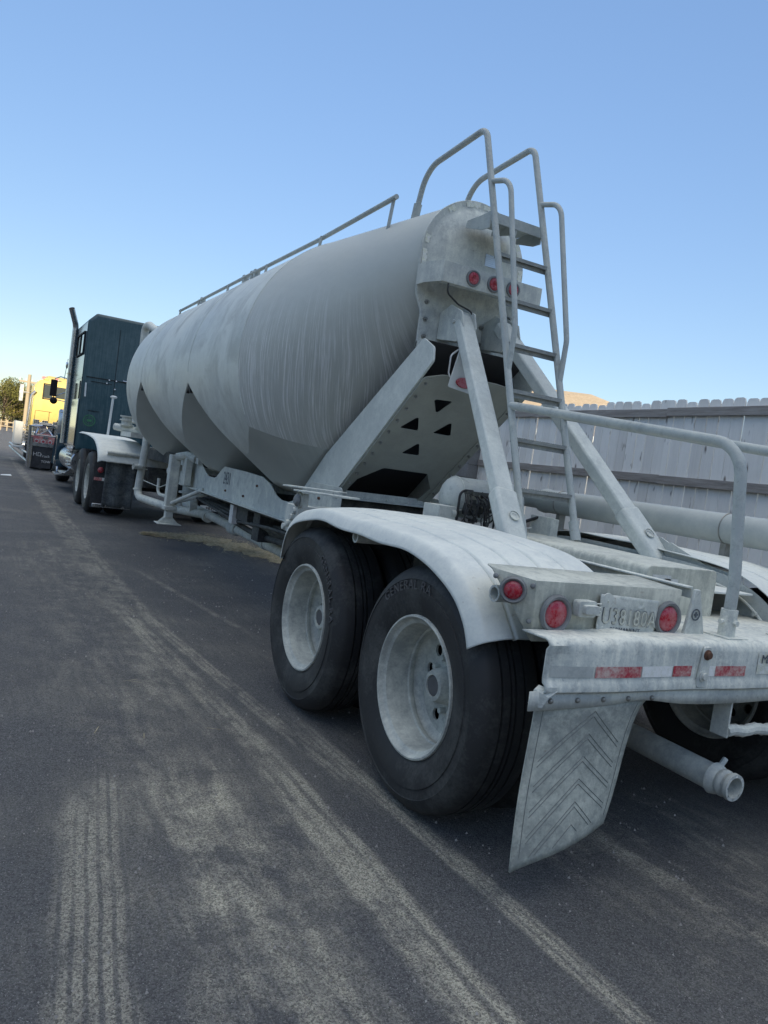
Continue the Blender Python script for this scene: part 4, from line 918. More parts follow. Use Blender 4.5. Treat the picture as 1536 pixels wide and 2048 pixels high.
# cab, hood, front fender
m=MB(); m.box(-.98,.98,16.25,17.75,.95,2.72); m.prism([(16.25,2.72),(17.2,2.72),(16.9,2.95),(16.25,2.95)],lambda u,v,d:(d,u,v),-.92,.92); m.build('cab',m_teal,TK,bevel=.06)
m=MB(); m.box(-.99,-.98,16.6,17.5,1.85,2.55); m.build('door_glass',m_glass,TK)
m=MB(); m.prism([(17.75,.85),(17.75,1.95),(20.0,1.70),(20.1,.85)],lambda u,v,d:(d,u,v),-.62,.62); m.build('hood',m_teal,TK,bevel=.08)
m=MB(); m.lathe([(0,.62),(.30,.62),(.36,.58)],(-1.2,18.0,.50),(1,0,0),32,a0=R(-10),a1=R(190)); m.prism([(17.38,.55),(17.36,1.18),(17.6,1.22),(17.6,.55)],lambda u,v,d:(d,u,v),-1.22,-.75); m.build('front_fender',m_tealside,TK,solid=.02,bevel=.01)
m=MB(); m.box(-.75,.75,20.0,20.25,.35,.70); m.build('front_bumper',m_chrome,TK,bevel=.02)
# steps and fuel tank
m=MB(); m.cyl((-.92,14.3,.68),(-.92,16.9,.68),.27,None,32); m.build('fuel_tank',m_dullchrome,TK,bevel=.02)
m=MB()
for i in range(6): m.box(-1.22,-.95,14.45,15.0,.92-.07*i,.95-.07*i)
m.box(-1.30,-.9,14.7,15.6,.38,.41); m.box(-1.35,-.9,15.4,16.2,.30,.33); m.prism([(-1.25,.40),(-.9,.40),(-.9,.62),(-1.05,.62)],lambda u,v,d:(u,d,v),14.7,14.72)
m.build('cab_steps',m_dullchrome,TK,bevel=.004)
# exhaust
m=MB(); pts=fillet([(-1.22,16.0,1.0),(-1.22,16.0,3.66),(-1.36,15.80,3.98)],.25,8)
m.tube(pts,.062,20,caps=False); m.tube([(-1.22,16,1.0),(-1.22,16,1.1)],.066,20); ex=m.build('exhaust_stack',m_dullchrome,TK,smooth=60)
m=MB(); m.cyl((-1.35,15.814,3.957),(-1.357,15.804,3.973),.058,None,20); m.build('exhaust_mouth',m_black,ex)
m=MB(); m.tube([(-1.10,16.1,1.6),(-1.10,16.1,3.60)],.04,12); m.cyl((-1.22,16,2.55),(-1.22,16,2.58),.084,None,20); m.box(-1.20,-1.0,15.97,16.03,3.40,3.43); m.build('stack_bracket',m_chrome,ex)
# mirror, round mirror, air cleaner, brackets, antenna
m=MB(); m.box(-1.50,-1.35,17.40,17.46,2.06,2.46); mr=m.build('mirror',m_black,TK,bevel=.02)
m=MB(); m.sphere((-1.40,17.42,1.96),.085,16,12,(1,.6,1)); m.build('round_mirror',m_black,mr)
m=MB(); m.tube([(-1.42,17.45,2.48),(-1.30,17.4,2.55),(-1.05,17.2,2.50)],.012,8); m.tube([(-1.36,17.45,1.99),(-1.02,17.3,1.96)],.012,8); m.tube([(-1.36,17.45,2.08),(-1.0,17.3,2.28)],.010,8); m.tube([(-1.22,17.4,2.50),(-1.18,17.4,3.00)],.008,6); m.sphere((-1.19,17.4,2.85),.03,8,8,(1,1,3)); m.build('mirror_arm',m_chrome,mr)
m=MB(); m.lathe([(0,.001),(.0,.10),(.03,.125),(.62,.125),(.66,.10),(.66,.001)],(-1.12,17.5,1.12),(0,0,1),28); m.cyl((-1.12,17.5,1.40),(-1.12,17.5,1.42),.130,None,28); m.cyl((-1.12,17.5,1.70),(-1.12,17.5,1.72),.130,None,28); m.build('air_cleaner',m_dullchrome,TK,smooth=50)
m=MB(); m.box(-1.16,-1.0,17.25,17.35,1.80,1.92); m.build('amber_marker',m_redtape,TK)
# chassis
m=MB(); m.box(-.45,.45,9.95,19.9,.62,.92); m.box(-.42,.42,11.0,12.6,.92,1.14); m.build('chassis',m_under,TK,bevel=.004)
for yy in (11.04,12.36):
    m=MB(); m.cyl((-1.0,yy,.52),(1,yy,.52),.07); m.build('axle',m_under,TK)
d1=wheel(TK,-1.23,11.04,.52,-1)
for dx,dy in ((0,1.32),(.335,0),(.335,1.32),(2.19,0),(2.19,1.32),(1.855,0),(1.855,1.32)):
    c=dup(d1,TK); c.location=(dx,dy,0)
f1=wheel(TK,-1.10,18.0,.52,-1,dish=False,rim_mat=m_dullchrome); c=dup(f1,TK); c.location=(2.0,0,0)
# quarter fender over the drive wheels
m=MB(); FPt=[(12.9,1.33),(12.0,1.33),(11.3,1.31),(10.7,1.27),(10.3,1.18),(10.05,1.05),(9.98,.93)]
pa=smooth_path(FPt,30); vs=[]; nx=24
for p in pa:
    for j in range(nx+1):
        x=-1.24+.72*j/nx; off=-.03*max(0,1-(x+1.24)/.05)-.008*sum(math.exp(-((x-g)/.012)**2) for g in (-1.08,-.94,-.80,-.66)); vs.append((x,p.x,p.y+off))
m.add(vs,[(i*(nx+1)+j,i*(nx+1)+j+1,(i+1)*(nx+1)+j+1,(i+1)*(nx+1)+j) for i in range(len(pa)-1) for j in range(nx)])
qf=m.build('quarter_fender',m_fender,TK,solid=.008,smooth=60)
m=MB(); m.box(-1.10,.2,10.02,10.06,.92,1.05); m.tube([(-1.1,10.0,1.08),(.3,10.0,1.08)],.03,10); m.build('flap_hanger',m_frame,TK,bevel=.003)
m=MB(); m.box(-1.24,-1.05,10.28,10.29,.16,.90); f_=m.build('mud_flap',m_flapdark,TK)
m=MB(); m.sphere((-1.135,10.27,.77),.048,14,10,(1,.6,1)); m.build('tail_lamp',m_red,f_)
m=MB(); m.box(-1.225,-1.10,10.268,10.276,.60,.65); m.build('reflective_tape',m_redtape,f_)
m=MB(); m.box(-1.10,-1.05,10.268,10.276,.60,.65); m.build('reflective_tape',m_whitetape,f_)
m=MB(); m.box(-1.22,-.62,10.20,10.215,.175,.235); fw=m.build('flap_weight',m_dullchrome,f_,bevel=.01)
text('FREIGHTLINER',.05,m_black,fw,(-.99,10.194,.188),(1,0,0),(0,0,1),ext=.001,spacing=1.1)
m_flapmid=dusty('mid_grey_rubber_flap',(.05,.06,.07),(.17,.19,.20),.6,6,.8,.0,.1)
m=MB(); N=12
vs=[(-1.08+.46*i/N,10.13+.02*math.sin(i*.9)+.06*j/8,.93-.74*j/8) for j in range(9) for i in range(N+1)]
m.add(vs,[(j*(N+1)+i,j*(N+1)+i+1,(j+1)*(N+1)+i+1,(j+1)*(N+1)+i) for j in range(8) for i in range(N)]); m.build('mud_flap',m_flapmid,TK,solid=.012)
# right-hand flap that shows below the frame rail, with its printed name
m=MB(); m.box(.55,1.2,10.15,10.165,.25,.90); f2=m.build('mud_flap',m_flapdark,TK)
m=MB(); m.box(.50,1.22,10.14,10.15,.29,.375); fw=m.build('flap_weight',m_whitetape,f2)
text('FREIGHTLINER',.075,m_black,fw,(.86,10.133,.305),(1,0,0),(0,0,1),ext=.002,spacing=1.1)
m=MB(); m.sphere((-.35,10.1,.66),.045,12,8); m.sphere((-.12,10.1,.62),.03,12,8); m.build('tail_lamp',m_red,TK)
m=MB(); m.box(-.5,.5,10.0,10.1,.58,.75); m.build('rear_crossmember',m_under,TK)
m=MB(); m.cyl((-.82,12.2,1.3),(-.80,12.2,2.02),.022,None,10); m.sphere((-.79,12.2,2.04),.04,10,8,(1.6,1,.7)); m.build('hose_post',m_white,TK)

# =====================================================  YELLOW TRUCK AHEAD
YT=thing('flatbed_truck','sunlit yellow truck with a low chrome deck, stopped ahead of the dark tractor','truck',(-.3,24,0))
m=MB(); m.prism(round2([(-1.52,1.05),(-1.47,2.55),(-1.32,2.74),(.95,2.80),(1.0,1.05)],.05,3),lambda u,v,d:(u,d,v),24.0,25.9); yc=m.build('cab',m_yellow,YT,bevel=.06,smooth=40)
m=MB(); m.box(-1.20,-.95,23.985,23.999,2.18,2.60); m.build('rear_window',m_glass,yc,bevel=.003)
m=MB(); m.box(-.86,-.3,23.985,23.999,2.22,2.58); m.build('rear_window',m_glass,yc,bevel=.003)
m=MB(); m.box(-1.24,-.91,23.97,23.99,2.14,2.17); m.box(-1.24,-.91,23.97,23.99,2.61,2.64); m.box(-1.24,-1.21,23.97,23.99,2.14,2.64); m.box(-.93,-.90,23.97,23.99,2.14,2.64); m.build('window_frame',m_black,yc)
m=MB()
for x in (-1.3,-.9,-.5,-.1): m.box(x,x+.10,24.05,24.2,2.78,2.85)
m.build('roof_marker',m_redtape,yc)
m=MB(); m.prism([(24.3,2.76),(25.9,2.76),(26.2,2.72),(25.8,2.95),(24.6,2.92)],lambda u,v,d:(d,u,v),-1.1,.8); m.build('roof_fairing',m_yellow,yc,bevel=.03)
m=MB(); m.box(-1.38,-.92,23.985,23.999,1.75,1.762); m.box(-1.40,-1.39,23.985,23.999,1.15,1.75); m.box(-.99,-.98,23.985,23.999,1.15,1.75); m.tube([(-.90,23.9,1.15),(-.60,23.9,1.75)],.015,8); m.tube([(-.82,23.9,1.15),(-.5,23.9,1.75)],.012,8); m.build('cab_trim',m_black,yc)
m=MB(); m.box(-1.50,-1.0,21.7,22.6,1.045,1.06); m.build('red_deck_edge',m_redtape,YT)
m=MB(); m.tube(fillet([(-1.60,23.9,1.2),(-1.56,23.9,2.2),(-1.45,23.9,2.35)],.1),.035,10); m.build('exhaust_pipe',m_dullchrome,YT)
m=MB(); m.box(-1.2,-.9,24.6,25.0,2.78,2.84); m.build('beacon',m_yellow,YT,bevel=.01)
m=MB(); m.box(-1.86,-1.74,25.0,25.1,2.0,2.55); m.tube([(-1.8,25.05,2.3),(-1.5,25.1,2.3)],.02,8); m.build('mirror',m_dullchrome,YT,bevel=.02)
m=MB(); m.box(-1.88,-1.64,24.9,26.2,.60,1.34); m.box(-1.9,-1.6,24.3,26.4,.50,.56); m.build('tool_box',m_white,YT,bevel=.01)
m=MB()
for i in range(7): m.box(-1.66,-1.50,24.6,24.75,.62+.1*i,.66+.1*i)
m.build('step_rack',m_dullchrome,YT)
m=MB(); m.tube([(-1.93,26.5,.45),(-1.52,22.2,.16)],.03,8); m.tube([(-1.93,26.5,.56),(-1.50,22.2,.40)],.03,8); m.build('side_skirt_rail',m_dullchrome,YT)
m=MB(); m.tube([(-1.60,21.45,.08),(-1.62,21.45,1.28)],.045,12); m.tube([(-1.54,21.45,.08),(-1.54,21.45,.95)],.035,12); m.tube([(-1.62,21.5,1.26),(-1.3,21.6,1.30)],.03,10); m.build('chrome_post',m_chrome,YT)
m=MB(); m.box(-1.56,.85,21.5,21.56,.76,.99); tb=m.build('light_panel',m_redtape,YT,bevel=.005)
m=MB(); m.box(-1.56,.85,21.48,21.49,.70,.80); m.box(-1.26,-1.12,21.485,21.495,.93,.99); m.build('panel_trim',m_dullchrome,tb)
for x in (-1.42,-1.24,-1.06,.3,.5,.7):
    m=MB(); m.lathe([(0,.060),(.01,.055),(.01,.042),(0,.040)],(x,21.48,.85),(0,-1,0),20); lr=m.build('lamp_ring',m_white,tb)
    m=MB(); m.lathe([(.012,.001),(.01,.04)],(x,21.48,.85),(0,-1,0),20); m.build('tail_lamp',m_red,lr)
m=MB(); m.box(-1.52,-.98,21.5,21.52,.08,.70); f=m.build('mud_flap',m_flapdark,YT); 
text('HD',.16,m_letterw,f,(-1.36,21.49,.42),(1,0,0),(0,0,1)); text('Truck',.11,m_letterw,f,(-1.16,21.49,.40),(1,0,0),(0,0,1)); text('TOW',.10,m_letterw,f,(-1.12,21.49,.24),(1,0,0),(0,0,1))
m=MB(); m.box(.3,.84,21.5,21.52,.08,.70); m.build('mud_flap',m_flapdark,YT)
m=MB(); m.box(-1.45,.8,21.6,23.8,.98,1.04); m.box(-1.3,-.95,22.5,23.6,1.04,1.40); m.box(-.9,-.5,22.6,23.6,1.04,1.36); m.box(-1.50,-1.45,21.6,23.8,.98,1.10); m.bar((-1.4,21.6,1.0),(-1.0,22.6,1.22),.05,.05); m.box(-.55,0,21.7,23.5,1.04,1.3); m.build('deck',m_dullchrome,YT,bevel=.01)
m=MB()
for x in (-1.40,-1.15,-.85,-.6): m.cyl((x,22.9,1.04),(x,22.9,1.46),.09,.09,14)
m.cyl((-1.5,23.1,1.22),(-.4,23.1,1.22),.07,None,12); m.bar((-1.45,21.7,1.04),(-1.30,22.4,1.30),.04,.04); m.bar((-1.0,21.7,1.04),(-1.15,22.4,1.30),.04,.04); m.box(-1.48,-.9,22.2,22.26,1.28,1.34)
m.build('deck_gear',m_chrome,YT,bevel=.006)
m=MB()
for k in range(14): m.tube([(-1.35+k*.06,23.7,1.40),(-1.33+k*.06,23.5,1.26+.03*math.sin(k)),(-1.3+k*.055,23.2,1.3)],.012,6)
m.build('hose_bundle',m_black,YT)
m=MB(); m.box(-.5,-.05,21.6,29.5,.60,.92); m.build('chassis',m_under,YT)
m=MB(); m.prism([(25.9,.9),(25.9,2.0),(28.4,1.7),(28.5,.9)],lambda u,v,d:(d,u,v),-1.1,.6); m.build('hood',m_yellow,YT,bevel=.05)
v1=wheel(YT,-1.50,22.3,.52,-1,rim_mat=m_dullchrome)
for dx,dy in ((0,1.3),(.335,0),(.335,1.3),(2.15,0),(2.15,1.3)):
    c=dup(v1,YT); c.location=(dx,dy,0)
v2=wheel(YT,-1.40,27.6,.52,-1,dish=False,rim_mat=m_dullchrome); c=dup(v2,YT); c.location=(2.0,0,0)

# =====================================================  FENCE
n=NT('weathered_pickets'); v=n.tc.outputs['Object']; oi=n.t.nodes.new('ShaderNodeObjectInfo')
X,Y,Z=n.sep(); cell=n.mth('FLOOR',n.mth('DIVIDE',Y,.147))
wn=n.t.nodes.new('ShaderNodeTexWhiteNoise'); wn.noise_dimensions='1D'; n.put(cell,wn.inputs['W'])
gr=n.noise(n.map((14,14,1.2)),2.,6,.65,.3); bg_=n.noise(v,1.6,5,.6); kn=n.noise(n.map((6,6,2.0)),1.8,2,.5)
t=n.mth('ADD',n.mth('MULTIPLY',gr,.6),n.mth('MULTIPLY',wn.outputs[0],.50))
c=n.mix(n.ramp(t,.2,.75),(.72,.70,.66),(.90,.885,.84)); c=n.mix(n.ramp(kn,.66,.74),c,(.2,.17,.15)); c=n.mix(n.ramp(bg_,.55,.75,0,.25),c,(.55,.54,.50)); n.bump(gr,.25,.004)
m_picket=n.fin(c,.85)
n=NT('rail_wood'); v=n.tc.outputs['Object']; gr=n.noise(n.map((10,1.0,14)),2.,6,.7,.4); c=n.mix(n.ramp(gr,.3,.7),(.20,.18,.165),(.42,.39,.36)); n.bump(gr,.35,.004); m_rail=n.fin(c,.85)
FA=.0549; FX=3.5
def FP_(y,d=0.,z=0.):  # point on the fence line at distance y along, d to the front (towards -X)
    return Vector((FX+FA*y-d,y,z))
def panel(y0,y1,label,grp='fence panels beside the trailer',gap=None,top=2.57):
    root=thing('wooden_fence',label,'fence',(FX+FA*y0,y0,0)); rnd=random.Random(int(y0*10)+99)
    y=y0; m=MB(); cnt=0
    while y<y1-.05:
        w_=.138+rnd.uniform(-.003,.003); g=.009 if rnd.random()>.25 else .017; h=top+rnd.uniform(-.030,.016)+.0*y; tlt=rnd.uniform(-.006,.006)
        a,b=y+g/2,y+g/2+w_; c_=.028; zb=.12
        P=[(a,zb),(b,zb),(b+tlt,h-.045),(b-c_*.45+tlt,h-.010),(b-c_*1.2+tlt,h),(a+c_*1.2+tlt,h),(a+c_*.45+tlt,h-.010),(a+tlt,h-.045)]
        of=rnd.uniform(-.004,.004)
        m.prism(P,lambda u,v_,d:FP_(u,d,v_),of-.009,of+.009); y+=w_+g; cnt+=1
    m.build('picket',m_picket,root,smooth=0)
    m=MB()
    for z in (.92,1.70,2.44):
        j=rnd.uniform(-.012,.012); m.prism([(y0,z-.045+j),(y1,z-.045+j*.3),(y1,z+.045+j*.3),(y0,z+.045+j)],lambda u,v_,d:FP_(u,d,v_),.014,.052); m.cut()
    m.each('rail',m_rail,root,bevel=.003)
    return root
yy=-1.6; i=0
desc=['weathered picket fence panel at the right edge of the photo, behind the guard rail','grey picket fence panel right of the ladder, behind the deck struts','grey picket fence panel just right of the block pillar, behind the ladder','grey picket fence panel left of the block pillar, seen past the slope panel']
for a,b,dsc in ((-1.6,1.0,None),(1.0,3.3,desc[0]),(3.3,5.7,desc[1]),(5.7,7.0,desc[2]),(7.45,10.0,desc[3]),(10.0,13.0,None),(13.0,16.0,None)):
    if dsc is None: dsc={-1.6:'weathered picket fence panel nearest the camera, beyond the right edge',10.0:'grey picket fence panel hidden mostly by the tank hoppers',13.0:'farthest grey picket fence panel, behind the dark tractor'}[a]
    r_=panel(a,b,dsc); r_['group']='fence panels beside the trailer'
n=NT('concrete_block'); v=n.tc.outputs['Object']
br=n.t.nodes.new('ShaderNodeTexBrick'); n.link(n.map((1,1,1),rot=(0,0,0)),br.inputs['Vector'])
n.t.nodes.remove(br); b=n.noise(v,60,4,.7); a=n.noise(v,3,4,.6); n.bump(b,.4,.004)
m_block=n.fin(n.mix(n.ramp(n.mth('ADD',n.mth('MULTIPLY',a,.6),n.mth('MULTIPLY',b,.4)),.35,.65),(.14,.145,.15),(.23,.235,.24)),.9)
m_mortar=plain('mortar',(.26,.26,.25),.95)
pil=thing('block_pillar','grey concrete block pillar between two fence panels, behind the ladder','pillar',(3.80,7.2,0))
m=MB()
for k in range(13):
    z=.05+k*.2; m.box(3.69,4.09,7.03,7.43,z+.005,z+.195)
m.build('block_course',m_block,pil,bevel=.006)
m=MB(); m.box(3.698,4.082,7.038,7.422,.0,2.6); m.build('mortar_joint',m_mortar,pil)
m=MB(); m.box(3.67,4.11,7.01,7.45,2.65,2.70); m.build('pillar_cap',m_block,pil,bevel=.01)

# =====================================================  HOUSE beyond the fence
n=NT('tan_shingles'); v=n.tc.outputs['Object']; a=n.noise(v,12,5,.7); b=n.noise(n.map((1,1,22)),1.5,3,.5); n.bump(a,.5,.01)
m_roof=n.fin(n.mix(n.ramp(n.mth('ADD',n.mth('MULTIPLY',a,.7),n.mth('MULTIPLY',b,.3)),.35,.65),(.26,.205,.14),(.40,.33,.24)),.9)
m_wall=plain('pale_siding',(.42,.42,.40),.8)
H=thing('house','low house with a tan shingle roof showing above the fence behind the ladder','house',(13,17,0))
m=MB(); m.prism([(6.1,15.8),(15.0,11.3),(18.8,17.4),(9.6,22.8)],lambda u,v_,d:(u,v_,d),0,2.94); m.build('wall',m_wall,H)
m=MB(); zr=4.62
e=[(5.5,15.5,2.95),(15.2,10.6,2.95),(19.5,17.5,2.95),(9.5,23.5,2.95)]; rdg=[(9.2,18.9,4.66),(13.75,15.6,4.60)]
m.add(e+rdg,[(0,1,5,4),(1,2,5),(2,3,4,5),(3,0,4),(0,3,2,1)]); m.build('roof',m_roof,H,smooth=0)
m=MB()
for (x0,y0,x1,y1) in ((5.5,15.5,15.2,10.6),(5.5,15.5,9.5,23.5)): m.bar((x0,y0,2.93),(x1,y1,2.93),.05,.16)
m.build('fascia',m_white,H)
m=MB(); m.cyl((11.5,17.2,4.5),(11.5,17.2,4.85),.05); m.build('roof_vent',m_frame,H)
H2=thing('house','grey roofed house whose corner shows over the fence at the right edge of the photo','house',(13,5,0))
m=MB(); m.box(12,20,3.0,8.0,0,2.6); m.build('wall',m_wall,H2)
m_roof2=plain('grey_shingles',(.10,.095,.09),.9)
m=MB(); m.add([(11.5,2.4,2.7),(20.5,2.4,2.7),(20.5,8.2,2.7),(11.5,8.2,2.7),(14.0,5.4,4.3),(18.5,5.4,4.3)],[(0,1,5,4),(1,2,5),(2,3,4,5),(3,0,4),(0,3,2,1)]); m.build('roof',m_roof2,H2,smooth=0)

# =====================================================  added unseen ridge far behind the camera, shaped to throw the evening shade
ca,sa=math.cos(SUN_AZ),math.sin(SUN_AZ); tn=math.tan(SUN_EL)
def ST(s,t,z): return Vector((s*ca+t*sa,-s*sa+t*ca,z))
def shade_h(s,t0):   # height of the added ridge line that just shades the yard
    k=max(0,min(1,(s+8.6)/1.6)); hi=(t0+12.8)*tn+5.0; lo=(t0+21.5)*tn+1.5
    out=max(0,min(1,(s-4.6)/.8)); return (lo*(1-k)+hi*k)*(1-out)+out*(t0*tn*.80)
m=MB(); T0=160.; ss=[-260,-120,-60,-30,-16,-12,-10.5,-9,-8.4,-7.8,-7.2,-6.6,-5,-2,0,2,4,4.6,5,5.5,7,12,30,80,260]
vs=[];rnd=random.Random(8)
prf=[(1.9,0.),(1.5,.35),(1.15,.8),(1.0,1.0),(.9,.8),(.7,.3),(.5,0.)]
for s_ in ss:
    for (q,hf) in prf:
        vs.append(ST(s_,-T0*q,max(0,shade_h(s_,T0)*hf-.0)-.05*(hf==0)))
np_=len(prf); m.add(vs,[(i*np_+j,i*np_+j+1,(i+1)*np_+j+1,(i+1)*np_+j) for i in range(len(ss)-1) for j in range(np_-1)])
kind(m.build('added_shade_hill',m_verge,smooth=40),'structure')

# =====================================================  POLES, TREES
m_pole=plain('weathered_pole_wood',(.30,.25,.17),.9)
def pole(x,y,h,label,arm=2.2):
    p=thing('utility_pole',label,'utility pole',(x,y,0),'utility poles along the road')
    m=MB(); m.tube([(x,y,0),(x,y,h)],[.28,.18],10); m.build('shaft',m_pole,p)
    m=MB(); m.box(x-arm/2,x+arm/2,y-.1,y+.1,h-1.0,h-.8); m.build('crossarm',m_pole,p)
    m=MB()
    for k in (-.9,-.3,.3,.9): m.cyl((x+k*arm/2,y,h-.8),(x+k*arm/2,y,h-.5),.06)
    m.build('insulator',m_frame,p)
P1=(1.39,150,6.6); P2=(1.9,100,6.9)
pole(1.39,150,6.6,'short wooden utility pole at the left edge, in front of the pale roadside trees')
pole(1.95,100,6.9,'taller wooden utility pole just left of the yellow cab')
wires=thing('overhead_wires','thin power lines strung between the two wooden utility poles','power line',(1.4,150,5.6))
m=MB()
for k,hh in ((-.9,6.2),(.9,6.2),(0,4.6)):
    for (a,b) in (((1.39+k,150,hh-.3),(1.95+k,100,hh)),((1.39+k,150,hh-.3),(-12+k,170,hh))):
        a=Vector(a);b=Vector(b); m.tube([a.lerp(b,i/8)+Vector((0,0,-.9*(1-(2*i/8-1)**2))) for i in range(9)],.03,5,caps=False)
m.build('wire',m_cable,wires)
def leafmat(nm,a,b):
    n=NT(nm); v=n.tc.outputs['Object']; k=n.noise(v,1.2,3,.6); k2=n.noise(v,9,2,.6); m=n.fin(n.mix(n.ramp(n.mth('ADD',n.mth('MULTIPLY',k,.6),n.mth('MULTIPLY',k2,.4)),.35,.65),a,b),.7,0,.3); n.b.inputs['Subsurface Weight'].default_value=0.; return m
m_leaf=[leafmat('olive_leaves',(.055,.060,.014),(.16,.15,.035)),leafmat('dark_leaves',(.020,.030,.012),(.055,.070,.022)),leafmat('golden_leaves',(.10,.085,.02),(.24,.19,.045))]
m_bark=plain('bark',(.10,.075,.05),.95)
def tree(x,y,h,wd,label,lm,seed,dens=2600):
    t=thing('tree',label,'tree',(x,y,0),'trees along the far roadside'); rnd=random.Random(seed)
    m=MB(); m.tube([(x,y,0),(x+.1,y,h*.35),(x,y,h*.75)],[.25,.18,.06],8)
    clumps=[]
    for k in range(16):
        a=rnd.random()*2*PI; zz=h*rnd.uniform(.28,.92); rr=wd*.5*math.sqrt(rnd.random())*(1-.55*max(0,(zz/h-.5)*2)); p=Vector((x+rr*math.cos(a),y+rr*math.sin(a),zz)); clumps.append((p,wd*rnd.uniform(.11,.22)))
        m.tube([(x,y,zz*.55),p],[.07,.02],5)
    m.build('trunk',m_bark,t)
    m=MB(); vs=[];fs=[]
    for k in range(dens):
        p,r=clumps[rnd.randrange(len(clumps))]; d=Vector((rnd.gauss(0,1),rnd.gauss(0,1),rnd.gauss(0,.8))); d=d.normalized()*r*rnd.random()**.4; q=p+d
        s=rnd.uniform(.07,.16)*max(1,h/7); u=Vector((rnd.uniform(-1,1),rnd.uniform(-1,1),rnd.uniform(-1,1))).normalized(); w2=u.orthogonal().normalized()
        b=len(vs); vs+=[q-u*s,q+w2*s*.55,q+u*s,q-w2*s*.55]; fs.append((b,b+1,b+2,b+3))
    m.add(vs,fs); m.build('crown',lm,t,smooth=0,recalc=False)
TR_=[(.9,116,6.4,6,'golden green tree between the left edge olive tree and the short pole',2,14),(3.6,135,7.4,7,'tall golden tree standing between the pole tops',2,12),(-.2,112,6.9,7.5,'olive tree leaning over the left edge of the photo',0,1),(-6.5,104,8.2,7,'tall olive tree just beyond the left edge of the photo',0,2),(2.6,125,5.6,6,'low dark tree between the two utility poles',1,3),
 (4.6,118,7.2,7,'golden lit tree right behind the taller utility pole',2,4),(7.2,110,6.8,6,'dark tree half hidden by the yellow cab',1,5),(1.0,170,5.6,8,'distant dark tree behind the short pole',1,6),
 (3.1,92,2.6,3.2,'golden bush at the foot of the taller utility pole',2,8),(4.6,86,3.0,3.4,'golden green bush beside the yellow cab',0,9),(9.5,130,8.6,8,'broad dark tree showing above the yellow truck hood',1,10)]
for x,y,h,wd,lab,k,sd_ in TR_: tree(x,y,h,wd,lab,m_leaf[k],sd_,4200 if h>4 else 2000)
# roadside post fence far left
m=MB(); 
for k in range(14): m.box(-2.2+k*.55,-2.1+k*.55,79.9,80.0,.1,1.15)
m.box(-2.3,5.2,79.92,79.98,.9,1.0); m.box(-2.3,5.2,79.92,79.98,.5,.58)
tag(m.build('roadside_fence',m_pole,None,org=(0,80,0)),'low wooden post fence in the sunlight beyond the yellow truck','fence').location=(0,80,0)

# =====================================================  straw, stones, litter
m_straw=NT('loose_straw'); v=m_straw.tc.outputs['Object']; a=m_straw.noise(v,22,5,.75); b=m_straw.noise(v,80,3,.7); m_straw.bump(b,.8,.01); m_straw=m_straw.fin(m_straw.mix(m_straw.ramp(a,.35,.65),(.26,.22,.13),(.66,.58,.40)),.95)
rnd=random.Random(4); m=MB(); vs=[]; fs=[]
cl=[(-.72,8.55),(-.4,8.55),(0,8.6),(.35,8.3),(.6,7.7),(.85,7.1),(1.1,6.5),(1.35,5.9),(1.6,5.3)]; hw=[.04,.25,.5,.55,.55,.5,.5,.5,.4]
NS=80; MS=12
def cp(t):
    t*=len(cl)-1; k=min(int(t),len(cl)-2); f=t-k; return (cl[k][0]*(1-f)+cl[k+1][0]*f,cl[k][1]*(1-f)+cl[k+1][1]*f,hw[k]*(1-f)+hw[k+1]*f)
for i in range(NS+1):
    x,y,h_=cp(i/NS); h_*=.8+.18*math.sin(i*.9)+.10*math.sin(i*2.3)+.07*math.sin(i*5.1)
    for j in range(MS+1):
        v_=j/MS*2-1; vs.append((x+v_*h_*.55,y+v_*h_*.83,.004+max(0,(1-v_*v_))*.035*(.6+.4*rnd.random())))
fs=[(i*(MS+1)+j,i*(MS+1)+j+1,(i+1)*(MS+1)+j+1,(i+1)*(MS+1)+j) for i in range(NS) for j in range(MS)]
m.add(vs,fs)
for k in range(6000):
    x,y,h_=cp(rnd.random()); v_=rnd.gauss(0,.62); p=Vector((x+v_*h_*.6,y+v_*h_*.85,.012+.03*rnd.random())); a_=rnd.random()*PI; l=rnd.uniform(.02,.06); d=Vector((math.cos(a_),math.sin(a_),rnd.uniform(-.2,.2)))*l; s_=Vector((-math.sin(a_),math.cos(a_),0))*.0022
    m.add([p-d-s_,p-d+s_,p+d+s_,p+d-s_],[(0,1,2,3)])
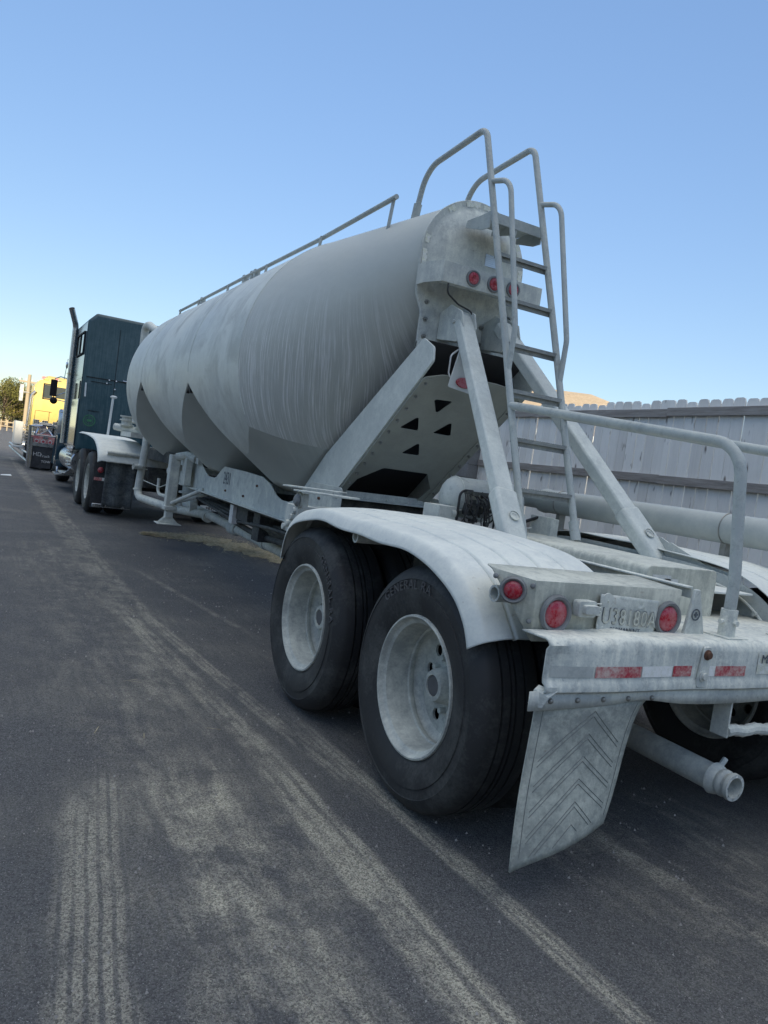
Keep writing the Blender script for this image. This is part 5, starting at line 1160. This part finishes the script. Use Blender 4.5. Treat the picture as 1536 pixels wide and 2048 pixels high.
st_=m.build('straw',m_straw,None,smooth=0,recalc=False); kind(tag(st_,'strip of spilled tan straw lying under the trailer','straw'),'stuff')
m_stone=plain('pale_grit',(.34,.32,.30),.9,var=.4,scale=3)
m=MB()
for k in range(7000):
    r_=rnd.random()**.8*9+.0; a_=R(rnd.uniform(-30,80)); x=-2.92+r_*math.sin(a_); y=-2.66+r_*math.cos(a_)+.6
    if x>0.2: continue
    s_=rnd.choice([.0015,.002,.0022,.003,.003,.004,.0055])*(1+.12*r_) 
    q=[Vector((rnd.uniform(-1,1),rnd.uniform(-1,1),0)) for _ in range(1)][0]; a0=rnd.random()*6
    m.add([(x+s_*math.cos(a0),y+s_*math.sin(a0),.0005),(x+s_*math.cos(a0+2.1),y+s_*math.sin(a0+2.1),.0005),(x+s_*math.cos(a0+4.2),y+s_*math.sin(a0+4.2),.0005),(x,y,s_*1.4)],[(0,1,3),(1,2,3),(2,0,3)])
kind(tag(m.build('gravel',m_stone,None,smooth=0,recalc=False),'loose grit scattered over the asphalt','gravel'),'stuff')
m=MB()
for (x,y) in ((-2.02,1.75),(-2.0,1.72),(-1.9,2.9),(-2.3,1.0),(-1.75,.95),(-2.1,.9),(-1.7,3.6)):
    a_=rnd.random()*PI; l=rnd.uniform(.02,.045); d=Vector((math.cos(a_),math.sin(a_),0))*l; s_=Vector((-math.sin(a_),math.cos(a_),0))*.002; p=Vector((x,y,.003)); m.add([p-d-s_,p-d+s_,p+d+s_+Vector((0,0,.004)),p+d-s_+Vector((0,0,.004))],[(0,1,2,3)])
kind(tag(m.build('stray_straw',m_straw,None,smooth=0,recalc=False),'a few loose straws lying on the open asphalt','straw'),'stuff')
m=MB(); m.add([(-2.35,17.8,.01),(-2.1,17.9,.012),(-2.12,18.2,.03),(-2.33,18.15,.008)],[(0,1,2,3)]); tag(m.build('paper_scrap',m_whitetape,None,org=(-2.2,18,0)),'white paper scrap lying on the road left of the trucks','litter').location=(-2.2,18,0)
# light wind-blown verge clods are part of the verge material
